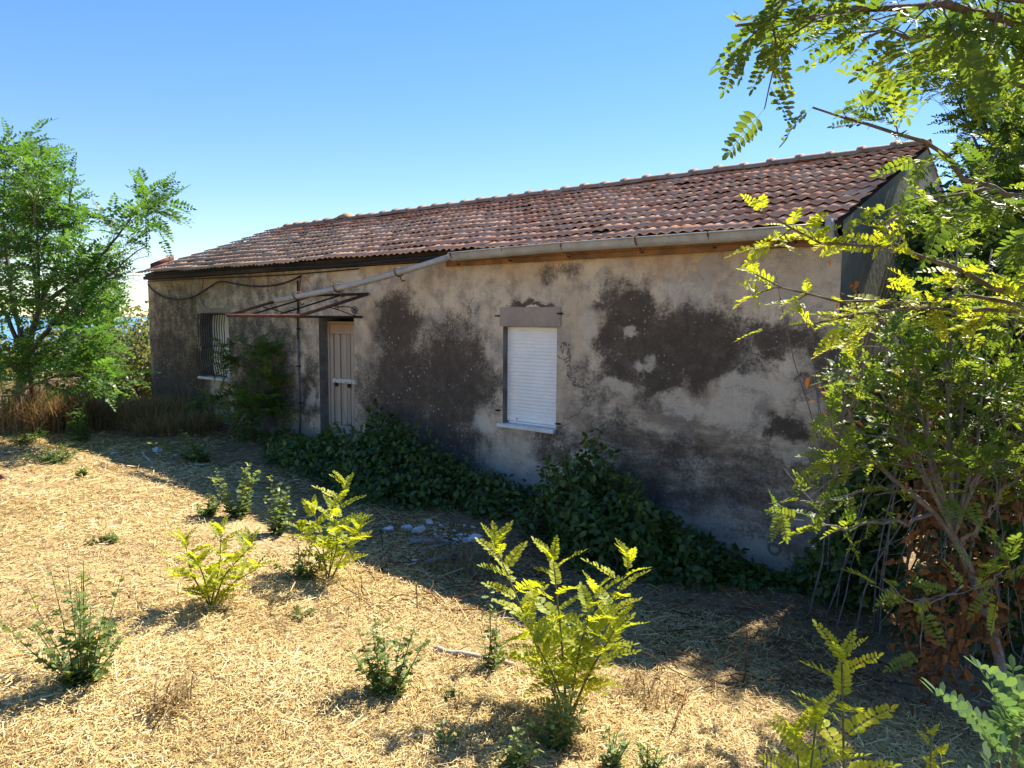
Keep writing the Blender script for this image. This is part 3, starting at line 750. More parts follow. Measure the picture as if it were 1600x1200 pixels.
def poly(pts, n):
    """smooth polyline through control points"""
    P = np.array(pts, float)
    if len(P) == 2: return P[0] + (P[1]-P[0])*np.linspace(0, 1, n)[:, None]
    d = np.concatenate([[0], np.cumsum(np.linalg.norm(np.diff(P, axis=0), axis=1))]); d /= d[-1]
    t = np.linspace(0, 1, n); Q = np.stack([np.interp(t, d, P[:, i]) for i in range(3)], -1)
    for _ in range(max(1, n//8)): Q[1:-1] = (Q[:-2]+2*Q[1:-1]+Q[2:])/4
    return Q
def twig(rng, P, d, ln, n=6, droop=0.25, jit=0.15):
    pts = [np.array(P, float)]; d = norm(d); st = ln/(n-1)
    for i in range(n-1):
        d = norm(d + rng.normal(0, jit, 3) + np.array([0, 0, -droop/(n-1)])); pts.append(pts[-1]+d*st)
    return np.array(pts)
def grow(rng, limbs, nsub, sublen, nter, terlen, step, lsc, t0=0.3, droop=0.2, leaf_t0=0.15, rsub=0.35, upb=0.15, flat=0.6):
    """limbs: list of (points, r0, r1). Returns wood Acc and leaf lists"""
    wood = Acc(); LP, LD, LU, LS, LQ = [], [], [], [], []
    def leaves(Q, st, tt0):
        T = norm(np.gradient(Q, axis=0)); ln = np.linalg.norm(np.diff(Q, axis=0), axis=1).sum(); n = max(2, int(ln*(1-tt0)/st))
        for k in range(n):
            t = tt0 + (1-tt0)*(k+rng.random()*.6)/n; f = min(t, 0.999)*(len(Q)-1); i = int(f); p = Q[i]+(Q[i+1]-Q[i])*(f-i); T_ = T[i]
            s = norm(np.cross(T_, [0, 0, 1.0]))*(1 if k % 2 else -1)
            d = norm(T_*0.55 + s*0.85 + rng.normal(0, .28, 3) + np.array([0, 0, 0.12]))
            LP.append(p); LD.append(d); LU.append(np.array([0, 0, 1.0])+rng.normal(0, .35, 3)); LS.append(lsc*rng.uniform(.7, 1.15)); LQ.append(t)
        LP.append(Q[-1]); LD.append(norm(T[-1]+rng.normal(0, .2, 3))); LU.append(np.array([0, 0, 1.0])+rng.normal(0, .3, 3)); LS.append(lsc*.9); LQ.append(1.0)
    for (pts, r0, r1) in limbs:
        n = max(8, len(pts)*4); Q = poly(pts, n); Q[1:-1] += rng.normal(0, 0.012, Q[1:-1].shape)*(r0*12)
        wood.tube(Q, np.linspace(r0, r1, n), 6)
        T = norm(np.gradient(Q, axis=0)); ns = nsub
        for k in range(ns):
            t = t0 + (1-t0)*(k+rng.random())/ns; i = min(n-2, int(t*(n-1))); 
            a = rng.normal(0, 1, 3); a[2] *= (1-flat); a = norm(a - T[i]*np.dot(a, T[i]))
            d = norm(T[i]*.6 + a*.85 + np.array([0, 0, upb])); l = sublen*(1.1-.6*t)*rng.uniform(.6, 1.2)
            S = twig(rng, Q[i], d, l, 6, droop); rr = (r0+(r1-r0)*t)*rsub+.002
            wood.tube(S, np.linspace(rr, .003, 6), 4, cap=False)
            if leaf_t0 < 1: leaves(S, step, max(leaf_t0, 0.35))
            TS = norm(np.gradient(S, axis=0))
            for q in range(nter):
                t2 = .25+.7*(q+rng.random())/nter; j = min(4, int(t2*5)); b = rng.normal(0, 1, 3); b[2] *= (1-flat); b = norm(b-TS[j]*np.dot(b, TS[j]))
                Z = twig(rng, S[j], TS[j]*.6+b*.8+np.array([0, 0, upb*.6]), terlen*rng.uniform(.5, 1.2), 5, droop)
                wood.tube(Z, np.linspace(max(.0025, rr*.4), .0018, 5), 4, cap=False); leaves(Z, step, leaf_t0)
        leaves(Q[int(n*.7):], step, 0.2)
    return wood, (np.array(LP), np.array(LD), np.array(LU), np.array(LS), np.array(LQ))

RNG = np.random.default_rng(2024)
CMP = [lf_compound(np.random.default_rng(i), 8, 0.22, 0.046, 0.021) for i in range(5)]
CMPS = [lf_compound(np.random.default_rng(20+i), 7, 0.22, 0.052, 0.026, simple=True) for i in range(5)]
OV1, OAK1 = lf_ovate(), lf_oak()

def tree_thing(name, base, label, cat, wood, leaves, tmpls, leafmat, barkmat='bark', group=None, rng=RNG, tintf=None):
    r = empty(name, tuple(base)); tag(r, label, cat, group)
    child(wood, 'trunk', M[barkmat], r, True)
    P, D, U, S, Q = leaves; A = Acc()
    tint = np.clip(rng.normal(.42, .17, len(P)) + .25*(Q-.5), 0, 1) if tintf is None else tintf(P, Q)
    put_multi(A, tmpls, rng, P, D, U, S, tint)
    child(A, 'crown', leafmat, r)
    return r

# ------------------------------------------------------------------ the tree at the left
def left_tree():
    rng = np.random.default_rng(7)
    b = on_g(28, 680); D0 = float(np.dot(b-EYE, FW))
    b[2] -= 0.1
    def a(u, v, dd=0.0): return at_d(u, v, D0+dd)
    fork1 = a(40, 560); fork2 = a(60, 480)
    limbs = [([b, a(30, 620), fork1, fork2, a(95, 400, .1), a(108, 320, .2), a(115, 275, .2)], .085, .012),
             ([fork2, a(130, 430, -.2), a(180, 375, -.4), a(215, 325, -.5), a(235, 300, -.5)], .04, .006),
             ([fork1, a(110, 470, -.5), a(180, 425, -.9), a(200, 400, -1.1), a(228, 385, -1.2)], .045, .006),
             ([fork1, a(20, 470, .3), a(5, 350, .5), a(8, 265, .5), a(10, 220, .6)], .05, .008),
             ([fork2, a(60, 380, -.6), a(50, 320, -.9), a(70, 280, -1.0)], .035, .006),
             ([a(34, 600), a(100, 540, -.7), a(125, 525, -1.1), a(150, 530, -1.4)], .035, .005),
             ([a(32, 610), a(80, 590, -.9), a(110, 580, -1.4), a(135, 590, -1.6)], .03, .005),
             ([a(36, 590), a(-30, 520, -.6), a(-80, 440, -.9), a(-120, 380, -1.0)], .04, .006),
             ([fork1, a(-20, 430, .5), a(-60, 320, .9), a(-80, 230, 1.0)], .045, .006),
             ([fork2, a(110, 470, .8), a(150, 445, 1.3), a(170, 430, 1.5)], .035, .006),
             ([fork2, a(50, 400, .6), a(30, 330, .9), a(45, 250, 1.0)], .03, .006)]
    wood, lv = grow(rng, limbs, 11, 0.8, 4, 0.5, 0.10, 1.65, .30, .22, flat=.72, upb=.04)
    q = lv[0]-EYE; lat = (q@RT)/(q@FW); hgt = (q@UP)/(q@FW)      # clear of the eaves corner
    kp = ~((lat > -.535) & (hgt < .19) & (hgt > .02)) & (lv[0][:, 2] > 1.15+.35*rng.random(len(lat)))
    lv = tuple(w_[kp] for w_ in lv)
    b2 = on_g(52, 668); b2[2] -= .08
    wood.tube(poly([b2, a(50, 620, .3), a(45, 560, .2)], 8), np.linspace(.05, .03, 8), 6)
    tree_thing('robinia_tree', b, 'tall feathery green robinia tree at the left edge of the photo', 'tree', wood, lv, CMPS, M['robinia_left'], 'bark', rng=rng)
left_tree()

# ------------------------------------------------------------------ trees right of the gable (they shade it and the yard)
def right_trees():
    rng = np.random.default_rng(21)
    b = np.array([15.7, 1.0, -0.05])
    limbs = []
    for (x, y, z) in ((14.5, .4, 3.2), (14.6, 1.0, 4.2), (15.0, .2, 3.9), (15.3, -.6, 3.2), (14.8, -.5, 2.7), (15.6, .8, 4.3), (16.2, 0, 3.8), (14.5, 1.8, 4.7), (15.0, 1.6, 4.8), (15.5, -.9, 2.5),
                      (14.9, -1.0, 1.9), (16.0, 1.5, 4.2), (15.1, .9, 3.5), (15.2, -.2, 2.9), (14.35, 2.6, 5.3), (13.9, 2.5, 5.2), (13.9, 2.9, 5.8), (13.95, 3.3, 6.4), (13.9, 2.4, 5.6)):
        f = b + np.array([0, 0, .9+rng.random()*1.0]); limbs.append(([f, (f+np.array([x, y, z]))/2+rng.normal(0, .12, 3), (x, y, z)], .035, .006))
    limbs.append(([b, b+[0, 0, 1.0], b+[-.05, .05, 2.0]], .09, .05))
    wood, lv = grow(rng, limbs, 10, .85, 4, .45, .085, 1.1, .25, .2, flat=.4)
    m = (lv[0][:, 0] > L+0.36+.15*rng.random(len(lv[0]))) | ((lv[0][:, 2] > 4.9) & (lv[0][:, 0] > L-.05))
    lv = tuple(q[m] for q in lv)
    tree_thing('robinia_tree', b, 'dense leafy robinia rising behind the vines beside the grey gable', 'tree', wood, lv, CMP, M['robinia'], rng=rng, tintf=lambda P, Q: np.clip(rng.normal(.6, .2, len(P)), 0, 1))
    b = np.array([16.6, 10.5, 0.0]); limbs = [([b, b+[0, 0, 1.5], b+[.05, 0, 2.6]], .15, .09)]
    for k in range(9):
        a = k*2.4; f = b+np.array([0, 0, 1.2+rng.random()]); e = b+np.array([1.6*cos(a), 1.6*sin(a), 2.6+2.2*rng.random()]); limbs.append(([f, (f+e)/2+rng.normal(0, .2, 3), e], .06, .01))
    wood, lv = grow(rng, limbs, 10, 1.3, 5, .6, .12, 1.2, .15, .2, flat=.35)
    tree_thing('robinia_tree', b, 'farther light green tree glimpsed at the right edge behind the vines', 'tree', wood, lv, CMPS, M['robinia'], rng=rng)
right_trees()

# ------------------------------------------------------------------ climbing vine on the gable corner
def cloud(rng, regions, n):
    """points in thick vegetation masses; region = (u0,v0,u1,v1,y0,y1,weight)"""
    w = np.array([r[6] for r in regions], float); w /= w.sum(); k = rng.choice(len(regions), n, p=w); out = []
    for i in k:
        u0, v0, u1, v1, y0, y1, _ = regions[i]
        q = norm(rng.normal(0, 1, 3))*rng.random()**.4
        out.append(on_y((u0+u1)/2+q[0]*(u1-u0)/2, (v0+v1)/2+q[1]*(v1-v0)/2, (y0+y1)/2+q[2]*(y1-y0)/2))
    return np.array(out)
def vine():
    rng = np.random.default_rng(31)
    reg = [(1405,330,1500,520,.3,1.6,2),(1400,430,1520,680,-.3,1.0,4),(1330,560,1470,760,-.7,.1,4),(1290,700,1430,900,-.7,-.1,4),(1250,820,1420,960,-.8,-.2,3.5),
           (1420,640,1560,900,-1.0,.3,4),(1480,400,1620,700,-.4,1.2,4),(1380,880,1560,1010,-1.2,-.5,2),(1500,600,1640,900,-1.0,.5,3),(1225,880,1300,930,-.55,-.2,.8),(1470,230,1640,430,.3,2.4,1.6),(1520,330,1680,600,-.2,1.6,2),(1440,280,1530,420,.4,1.8,1),(1405,290,1490,560,.9,2.8,5),(1530,820,1660,1060,-1.0,.6,4),(1440,900,1600,1060,-1.2,-.3,2)]
    P = cloud(rng, reg, 19000); g = ground_z(P[:, 0], P[:, 1]); P = P[P[:, 2] > g+.02]
    inside = (P[:, 0] < L+.03) & (P[:, 1] > -.03); P = P[~inside]; n = len(P)
    D = norm(rng.normal(0, 1, (n, 3))*[1, 1, .6]+np.array([-.2, -.4, -.35])); U = norm(rng.normal(0, .55, (n, 3))+np.array([-.25, -.65, .75]))
    r = empty('climbing_vine', (14.2, -.3, 0)); tag(r, 'dark green climbing vine smothering the right corner of the house', 'vine')
    A = Acc(); place(A, OV1, P, D, U, rng.uniform(.055, .12, n), np.clip(rng.normal(.5, .24, n), 0, 1)); child(A, 'foliage', M['ivy'], r)['kind'] = 'stuff'
    A = Acc()
    for k in range(70):
        x, y = rng.uniform(13.8, 15.4), rng.uniform(-1.2, .1); z0 = float(ground_z(x, y)); h = rng.uniform(.8, 3.0)
        A.tube(twig(rng, (x, y, z0-.05), (rng.normal(.10, .06), rng.normal(.1, .1), 1), h, 9, -.1, .07), np.linspace(.008, .003, 9), 4)
    child(A, 'stems', M['greybark'], r)['kind'] = 'stuff'
    # dead brown part
    r = empty('dead_vine', (14.6, -1.3, 0)); tag(r, 'curtain of dead brown leaves hanging beside the grey leaning trunk', 'vine')
    reg = [(1395,560,1430,640,-1.5,-1.1,1.2),(1370,540,1420,700,-1.5,-1.2,.8),(1420,600,1475,860,-1.5,-.9,3),(1420,800,1520,960,-1.7,-1.0,3.5),(1430,900,1530,1060,-1.9,-1.2,4.5),(1480,860,1600,1000,-1.8,-1.2,2.5),(1520,700,1600,860,-1.2,-.4,1.5),(1540,520,1590,650,-.5,.2,.6),(1330,440,1380,480,-1.5,-1.2,.25),(1290,600,1330,640,-1.4,-1.2,.15)]
    C = cloud(rng, [(q[0]-18, q[1]-10, q[2]+18, q[3]+10, q[4]-.85, q[5]-.45, q[6]) for q in reg], 75); P = np.concatenate([c+rng.normal(0, 1, (k, 3))*[.05, .05, .09] for c, k in zip(C, rng.integers(6, 30, 75))]); n = len(P); D = norm(rng.normal(0, .6, (n, 3))+np.array([0, 0, -.7])); U = norm(rng.normal(0, 1, (n, 3)))
    P[:, 2] = np.maximum(P[:, 2], ground_z(P[:, 0], P[:, 1])+.02)
    A = Acc(); place(A, lf_ovate(1.4, .5, 1.1), P, D, U, rng.uniform(.03, .085, n), np.clip(rng.normal(.45, .25, n), 0, 1)); child(A, 'dead_leaves', M['dry'], r)['kind'] = 'stuff'
    A = Acc()
    for k in range(55):
        p = cloud(rng, reg[:8], 1)[0]; A.tube(twig(rng, p, (rng.normal(0, .35), rng.normal(0, .35), -1), min(rng.uniform(.4, 1.3), max(.15, p[2])), 7, .2, .3), .0028, 4, cap=False)
    child(A, 'dead_stems', M['greybark'], r)['kind'] = 'stuff'
vine()

# ------------------------------------------------------------------ foreground robinias at the right
def leaf_objects(root, rng, P, D, U, S, mats_mesh, name='leaf'):
    R = frames(np.asarray(D), np.asarray(U)); b = np.array(root.location)
    for i in range(len(P)):
        o = link(name, mats_mesh[rng.integers(len(mats_mesh))], root); X = R[i]*S[i]; p = P[i]-b
        o.matrix_local = Matrix(((X[0,0],X[0,1],X[0,2],p[0]),(X[1,0],X[1,1],X[1,2],p[1]),(X[2,0],X[2,1],X[2,2],p[2]),(0,0,0,1)))
def leaf_meshes(mat, seeds, **kw):
    out = []
    for s in seeds:
        r = np.random.default_rng(s); A = Acc(); V, F = lf_compound(r, **kw); A.add(V, F, .5)
        m = A.mesh('leaf'); m.attributes['tint'].data.foreach_set('value', np.clip(r.normal(.5, .16, len(F)), 0, 1).astype(np.float32)); m.materials.append(mat); out.append(m)
    return out
LM_TREE = leaf_meshes(M['robinia'], range(40, 46), pairs=8, Lr=.2, ll=.046, lw=.021, fold=.15, droop=.35)
LM_LIGHT = leaf_meshes(M['sapling'], range(50, 56), pairs=7, Lr=.16, ll=.036, lw=.018, fold=.2, droop=.2)
LM_SAP = leaf_meshes(M['sapling'], range(60, 66), pairs=10, Lr=.265, ll=.048, lw=.024, fold=.2, droop=.25, gap=.14)
LM_NEAR = leaf_meshes(M['nearleaf'], range(70, 74), pairs=8, Lr=.22, ll=.052, lw=.021, fold=.55, droop=.2)

def right_foreground():
    rng = np.random.default_rng(77)
    # tree whose trunk stands just outside the frame; its branches reach into the picture
    b = np.array([16.75, -3.35, float(ground_z(16.75, -3.35))-.1])
    def a(u, v, d): return at_d(u, v, d)
    t1 = b+[-.05, .05, 1.7]; t2 = b+[0, .1, 3.0]
    br = [([t2, a(1660, 80, 2.6), a(1580, 30, 2.4), a(1480, -5, 2.3), a(1340, 15, 2.2), a(1230, 35, 2.1), a(1150, 40, 2.05)], .035, .004),
          ([t2, a(1640, 60, 2.6), a(1540, 55, 2.5), a(1430, 55, 2.4), a(1350, 60, 2.3)], .03, .004),
          ([t2, a(1650, 20, 2.4), a(1540, -25, 2.2), a(1420, -40, 2.1), a(1270, -30, 2.0), a(1170, -10, 2.0)], .03, .004),
          ([t1, a(1600, 330, 3.3), a(1500, 268, 3.2), a(1420, 210, 3.1), a(1340, 180, 3.0), a(1270, 168, 2.95)], .03, .004),
          ([t1, a(1600, 450, 3.2), a(1480, 430, 3.1), a(1400, 365, 3.0), a(1330, 398, 2.9), a(1295, 398, 2.9), a(1240, 360, 2.85), a(1190, 330, 2.8)], .024, .003),
          ([t1, a(1610, 470, 3.3), a(1500, 465, 3.2), a(1400, 475, 3.1), a(1300, 470, 3.0), a(1230, 450, 2.95), a(1180, 428, 2.9)], .018, .003),
          ([t1, a(1605, 485, 3.2), a(1500, 480, 3.1), a(1400, 480, 3.0), a(1290, 505, 2.9), a(1200, 515, 2.85)], .018, .003),
          ([t2, a(1640, 150, 3.2), a(1560, 120, 3.3), a(1480, 75, 3.2), a(1400, 105, 3.2)], .03, .005),
          ([t1, a(1620, 330, 2.8), a(1560, 280, 2.7), a(1500, 290, 2.65), a(1450, 330, 2.6)], .02, .004)]
    wood = Acc(); n = 14
    wood.tube(poly([b, b+[0, 0, .8], t1, t2, t2+[.1, 0, 1.0]], 16), np.linspace(.11, .05, 16), 8, cap=False)
    r = empty('robinia_tree', tuple(b)); tag(r, 'overhanging robinia branches reaching in from the upper right corner', 'tree')
    child(wood, 'trunk', M['bark'], r, True)
    LP, LD, LU, LS = [], [], [], []; YP, YD, YU, YS = [], [], [], []
    for k, (pts, r0, r1) in enumerate(br):
        Q = poly(pts, 22); Q[1:-1] += rng.normal(0, .012, Q[1:-1].shape); A = Acc(); A.tube(Q, np.linspace(r0, r1, 22), 6)
        T = norm(np.gradient(Q, axis=0))
        light = k in (4, 5, 6)
        specs = []
        start = 8 if not light else 9
        for i in range(start, 21, 1):
            if rng.random() < (.8 if not light else .85):
                dd = norm(T[i]*.7+rng.normal(0, .5, 3)+np.array([0, 0, .1 if light else 0.0])); S = twig(rng, Q[i], dd, rng.uniform(.10, .26)*(1 if not light else .75), 5, .2)
                A.tube(S, np.linspace(.0035, .0018, 5), 4, cap=False); specs.append(S)
        specs.append(Q[-5:])
        child(A, 'branch', M['bark'], r, True)
        for S in specs:
            TS = norm(np.gradient(S, axis=0))
            for j in range(1, len(S)):
                for s in ((-1, 1) if rng.random() < .35 else (rng.choice([-1, 1]),)):
                    side = norm(np.cross(TS[j], [0, 0, 1.]))*s; d = norm(TS[j]*.5+side*.7+rng.normal(0, .25, 3)+np.array([0, 0, -.22 if not light else .1]))
                    if light: YP.append(S[j]); YD.append(d); YU.append(np.array([0, 0, 1.])+rng.normal(0, .4, 3)); YS.append(rng.uniform(.5, .9))
                    else: LP.append(S[j]); LD.append(d); LU.append(np.array([0, 0, 1.])+rng.normal(0, .4, 3)); LS.append(rng.uniform(.55, .9))
    idx = rng.permutation(len(LP))
    c = lambda q, ii: np.array([q[i] for i in ii])
    leaf_objects(r, rng, c(LP, idx[:200]), c(LD, idx[:200]), c(LU, idx[:200]), c(LS, idx[:200]), LM_TREE)
    if len(idx) > 200:
        A = Acc(); ii = idx[200:]; put_multi(A, CMP, rng, c(LP, ii), c(LD, ii), c(LU, ii), c(LS, ii)*.95, np.clip(rng.normal(.5, .2, len(ii)), 0, 1)); child(A, 'crown', M['robinia'], r)['kind'] = 'stuff'
    iy = rng.permutation(len(YP))[:190]
    leaf_objects(r, rng, c(YP, iy), c(YD, iy), c(YU, iy), c(YS, iy), LM_LIGHT)
    # off-frame crown above, thin, so the light stays broken
    # the grey leaning trunk
    b = on_g(1592, 1150); D0 = float(np.dot(b-EYE, FW)); b[2] -= .08
    def e(u, v, dd=0): return at_d(u, v, D0+dd)
    r = empty('leaning_robinia', tuple(b)); tag(r, 'slender grey leaning trunk with sunlit sprays before the dead vines', 'tree')
    A = Acc(); A.tube(poly([b, e(1573, 1080), e(1552, 990), e(1525, 915), e(1500, 850), e(1458, 795), e(1400, 755), e(1370, 725), e(1345, 690), e(1325, 650, .1)], 40), np.linspace(.034, .007, 40), 8, cap=False); child(A, 'trunk', M['greybark'], r, True)
    tips = []
    for pts, r0 in (([e(1462, 800), e(1430, 808), e(1390, 818), e(1340, 822), e(1290, 826), e(1260, 824)], .013), ([e(1400, 756), e(1360, 762), e(1330, 778), e(1280, 783), e(1200, 787)], .011), ([e(1380, 735), e(1345, 715, -.1), e(1310, 690, -.2), e(1290, 640, -.3)], .010),
                    ([e(1345, 690), e(1330, 640, -.2), e(1350, 580, -.3), e(1400, 520, -.4)], .010), ([e(1500, 850), e(1545, 800, -.2), e(1590, 730, -.3)], .012), ([e(1525, 915), e(1470, 935, -.3), e(1430, 945, -.4), e(1380, 905, -.5)], .007), ([e(1530, 925), e(1560, 900, -.5), e(1590, 890, -.7)], .007), ([e(1365, 720), e(1320, 735, -.2), e(1290, 715, -.3)], .006), ([e(1330, 660), e(1300, 560, .1), e(1340, 520, .1)], .006)):
        A = Acc(); Q = poly(pts, 18); Q[1:-1] += rng.normal(0, .012, Q[1:-1].shape); A.tube(Q, np.linspace(r0, .003, 18), 6); 
        for i in range(5, 17, 3):
            S = twig(rng, Q[i], norm(Q[i+1]-Q[i])+rng.normal(0, .7, 3), rng.uniform(.1, .3), 5, .1); A.tube(S, np.linspace(.004, .0018, 5), 4, cap=False); tips.append(S)
        child(A, 'branch', M['greybark'], r, True); tips.append(Q[-6:])
    lm = []
    for (u, v, dd) in ((1400, 500, -.1), (1470, 430, 0), (1550, 390, .1), (1450, 600, -.2), (1540, 560, -.1), (1590, 480, .1), (1420, 680, -.2), (1560, 690, -.2), (1500, 340, .1), (1590, 620, 0), (1370, 600, 0)):
        lm.append(([e(1490, 835), e((1490+u)/2+rng.normal(0, 15), (835+v)/2, dd/2), e(u, v, dd)], .014, .004))
    wd, lv = grow(rng, lm, 6, .42, 2, .28, .085, .75, .4, .2, flat=.4)
    keep = ((lv[0][:, 1] < -.1) | (lv[0][:, 0] > L+.1)) & (rng.random(len(lv[0])) < .8); A = Acc()
    child(wd, 'limbs', M['greybark'], r, True)
    put_multi(A, CMP, rng, lv[0][keep], lv[1][keep], lv[2][keep], lv[3][keep], np.clip(rng.normal(.62, .22, keep.sum()), 0, 1)); child(A, 'crown', M['robinia'], r)
    P, D, U, S_ = [], [], [], []
    for S in tips:
        TS = norm(np.gradient(S, axis=0))
        for j in range(1, len(S)):
            if rng.random() < .62: P.append(S[j]); D.append(norm(TS[j]*.6+rng.normal(0, .6, 3))); U.append(np.array([0, 0, 1.])+rng.normal(0, .4, 3)); S_.append(rng.uniform(.55, 1.0))
    A = Acc(); put_multi(A, CMP, rng, P, D, U, S_, np.clip(rng.normal(.75, .2, len(P)), 0, 1)); child(A, 'twig_leaves', M['robinia'], r)
right_foreground()

# ------------------------------------------------------------------ saplings and seedlings in the yard
def robinia_sapling(base, tops, label, lsc=1.0, step=.075, meshes=LM_SAP, seed=1, t0=.18, r0=.007, cat='sapling', grp='robinia saplings in the yard', low=True):
    rng = np.random.default_rng(seed); base = np.array(base, float)
    r = empty('robinia_sapling', tuple(base)); tag(r, label, cat, grp); P, D, U, S_ = [], [], [], []
    for k, tp in enumerate(tops):
        tp = np.array(tp, float); mid = base*.5+tp*.5+rng.normal(0, .03, 3)*[1, 1, .3]; mid[2] += .04
        Q = poly([base+[rng.normal(0, .015), rng.normal(0, .015), -.03], mid, tp], 16); A = Acc(); A.tube(Q, np.linspace(r0, .003, 16), 6); child(A, 'stem', M['greenstem'], r, True)
        T = norm(np.gradient(Q, axis=0)); ln = np.linalg.norm(np.diff(Q, axis=0), axis=1).sum(); n = int(ln*(1-t0)/step*1.9); ph = rng.random()*6.3
        for i in range(n):
            t = t0+(1-t0)*i/max(1, n-1); f = min(t*15, 14.99); j = int(f); p = Q[j]+(Q[j+1]-Q[j])*(f-j); az = ph+i*2.4+rng.normal(0, .25)
            d = norm(np.array([cos(az), sin(az), .25+.55*t**3]) + T[j]*.25*t); P.append(p); D.append(d); U.append(np.array([0, 0, 1.])+rng.normal(0, .22, 3)); S_.append(lsc*(.95-.35*t**4)*rng.uniform(.75, 1.12)*(0.75 if t < .3 else 1))
        for q in range(3):
            az = rng.random()*6.3; P.append(Q[-1]); D.append(norm(np.array([.6*cos(az), .6*sin(az), 1.]))); U.append(np.array([-cos(az), -sin(az), .6])); S_.append(lsc*.5)
    leaf_objects(r, rng, P, D, U, S_, meshes)
    return r
def tp(base, lst):
    d = float(np.dot(np.array(base)-EYE, FW)); return [at_d(u, v, d+dd) for u, v, dd in lst]
b = on_g(885, 1120); robinia_sapling(b, tp(b, [(775, 855, .1), (865, 880, -.1), (985, 880, .1), (930, 930, -.2), (820, 960, .25), (960, 985, -.3), (840, 1010, -.25)]), 'largest bright yellow-green robinia sapling in the sunlit centre foreground', 1.0, .075, seed=3, t0=.22)
b = on_g(515, 905); robinia_sapling(b, tp(b, [(540, 760, 0), (490, 800, .2), (560, 830, -.2), (470, 830, -.1), (520, 800, -.3)]), 'bushy yellow-green robinia sapling at the shadow edge left of the rubble', 1.05, .08, seed=4)
b = on_g(328, 950); robinia_sapling(b, tp(b, [(290, 850, 0), (345, 835, .15), (390, 855, -.1), (310, 880, -.2), (400, 890, .1)]), 'yellow-green robinia sapling alone on sunlit straw in the left foreground', .98, .075, seed=5)
b = at_d(1285, 1290, 2.35); b[2] = ground_z(b[0], b[1]); q = tp(b, [(1315, 1035, .05), (1275, 1130, -.1), (1245, 1155, .1)])
robinia_sapling(b, q, 'tall single-stemmed yellow-green sapling at the bottom edge right of centre', .78, .07, seed=6, t0=.3)
b = at_d(1455, 1330, 2.3); b[2] = ground_z(b[0], b[1]); robinia_sapling(b, tp(b, [(1455, 1150, 0), (1470, 1180, .1)]), 'short pale green sapling tip at the bottom edge by the leaning trunk', .5, .05, LM_LIGHT, seed=7, t0=.5)
b = at_d(1640, 1400, 1.0); b[2] = ground_z(b[0], b[1])
robinia_sapling(b, [at_d(1590, 1150, .85), at_d(1640, 1085, .8), at_d(1560, 1190, .9)], 'large blue-green leaves of a close sapling in the bottom right corner', .68, .07, LM_NEAR, seed=8, t0=.55, low=False)
# darker robinia against the wall, in shade
def wall_sapling():
    rng = np.random.default_rng(9); b = np.array([4.25, -.75, float(ground_z(4.25, -.75))-.05]); d = float(np.dot(b-EYE, FW)); a = lambda u, v, dd=0: at_d(u, v, d+dd)
    limbs = [([b, a(400, 620), a(405, 560), a(412, 530)], .022, .005), ([b, a(380, 640, -.2), a(345, 625, -.3), a(320, 620, -.4)], .014, .004), ([b, a(420, 620, -.1), a(440, 570, -.2), a(438, 540, -.2)], .014, .004), ([b, a(400, 640, -.3), a(410, 630, -.5), a(440, 640, -.6)], .012, .004), ([a(400, 600), a(380, 560), a(358, 545)], .008, .003)]
    w, lv = grow(rng, limbs, 7, .45, 3, .28, .07, 1.1, .2, .3, flat=.6)
    lv = tuple(q[lv[0][:, 1] < -.06] for q in lv)
    tree_thing('robinia_sapling', b, 'dark shaded robinia sapling against the wall between barred window and door', 'sapling', w, lv, CMPS, M['robinia'], 'greenstem', rng=rng)
wall_sapling()

def seedling(name, base, h, spread, nst, nlf, lsz, mat, tmpl, label, cat, seed, grp=None, lean=(0, 0)):
    rng = np.random.default_rng(seed); base = np.array(base, float); r = empty(name, tuple(base)); tag(r, label, cat, grp); W_ = Acc(); P, D, U, S_, T_ = [], [], [], [], []
    for k in range(nst):
        az = rng.random()*6.3; rr = spread*rng.random()**.7; hh = h*rng.uniform(.5, 1.05)*(1-.35*rr/spread)
        e = base+np.array([rr*cos(az)+lean[0], rr*sin(az)+lean[1], hh]); Q = poly([base+[.03*cos(az), .03*sin(az), -.02], base*.55+e*.45+np.array([.12*rr*cos(az), .12*rr*sin(az), 0]), e], 10); W_.tube(Q, np.linspace(.004, .0016, 10), 4, cap=False)
        T = norm(np.gradient(Q, axis=0))
        for i in range(int(nlf*2.0)):
            t = rng.random()**1.3*.97+.03; f = t*8.99; j = int(f); p = Q[j]+(Q[j+1]-Q[j])*(f-j); az2 = rng.random()*6.3
            P.append(p+rng.normal(0, .006, 3)); D.append(norm(np.array([cos(az2), sin(az2), rng.normal(.25, .3)]))); U.append(np.array([0, 0, 1.])+rng.normal(0, .45, 3)); S_.append(lsz*1.3*rng.uniform(.6, 1.2)*(1-.35*t)); T_.append(np.clip(rng.normal(.3+.4*t, .16), 0, 1))
    child(W_, 'stems', M['greenstem'], r)['kind'] = 'stuff'
    A = Acc(); put_multi(A, [tmpl] if not isinstance(tmpl, list) else tmpl, rng, P, D, U, S_, T_); child(A, 'foliage', M[mat], r)
    return r
SG = 'small oak seedlings in the yard'
def sd(px, *a, **k): return seedling('oak_seedling', on_g(*px), *a, **k)
sd((130, 1065), .74, .36, 17, 16, .060, 'oak', OAK1, 'dark green leafy oak seedling in the bottom left of the straw', 'seedling', 101, SG)
sd((605, 1085), .50, .22, 12, 17, .052, 'oak', OAK1, 'oak seedling left of the pale stick in the centre foreground', 'seedling', 102, SG)
sd((770, 1045), .55, .12, 6, 15, .045, 'oak', OAK1, 'thin upright oak seedling growing across the pale stick', 'seedling', 103, SG)
sd((868, 1168), .42, .16, 9, 15, .045, 'oak', OAK1, 'oak seedling at the foot of the largest yellow-green sapling', 'seedling', 104, SG)
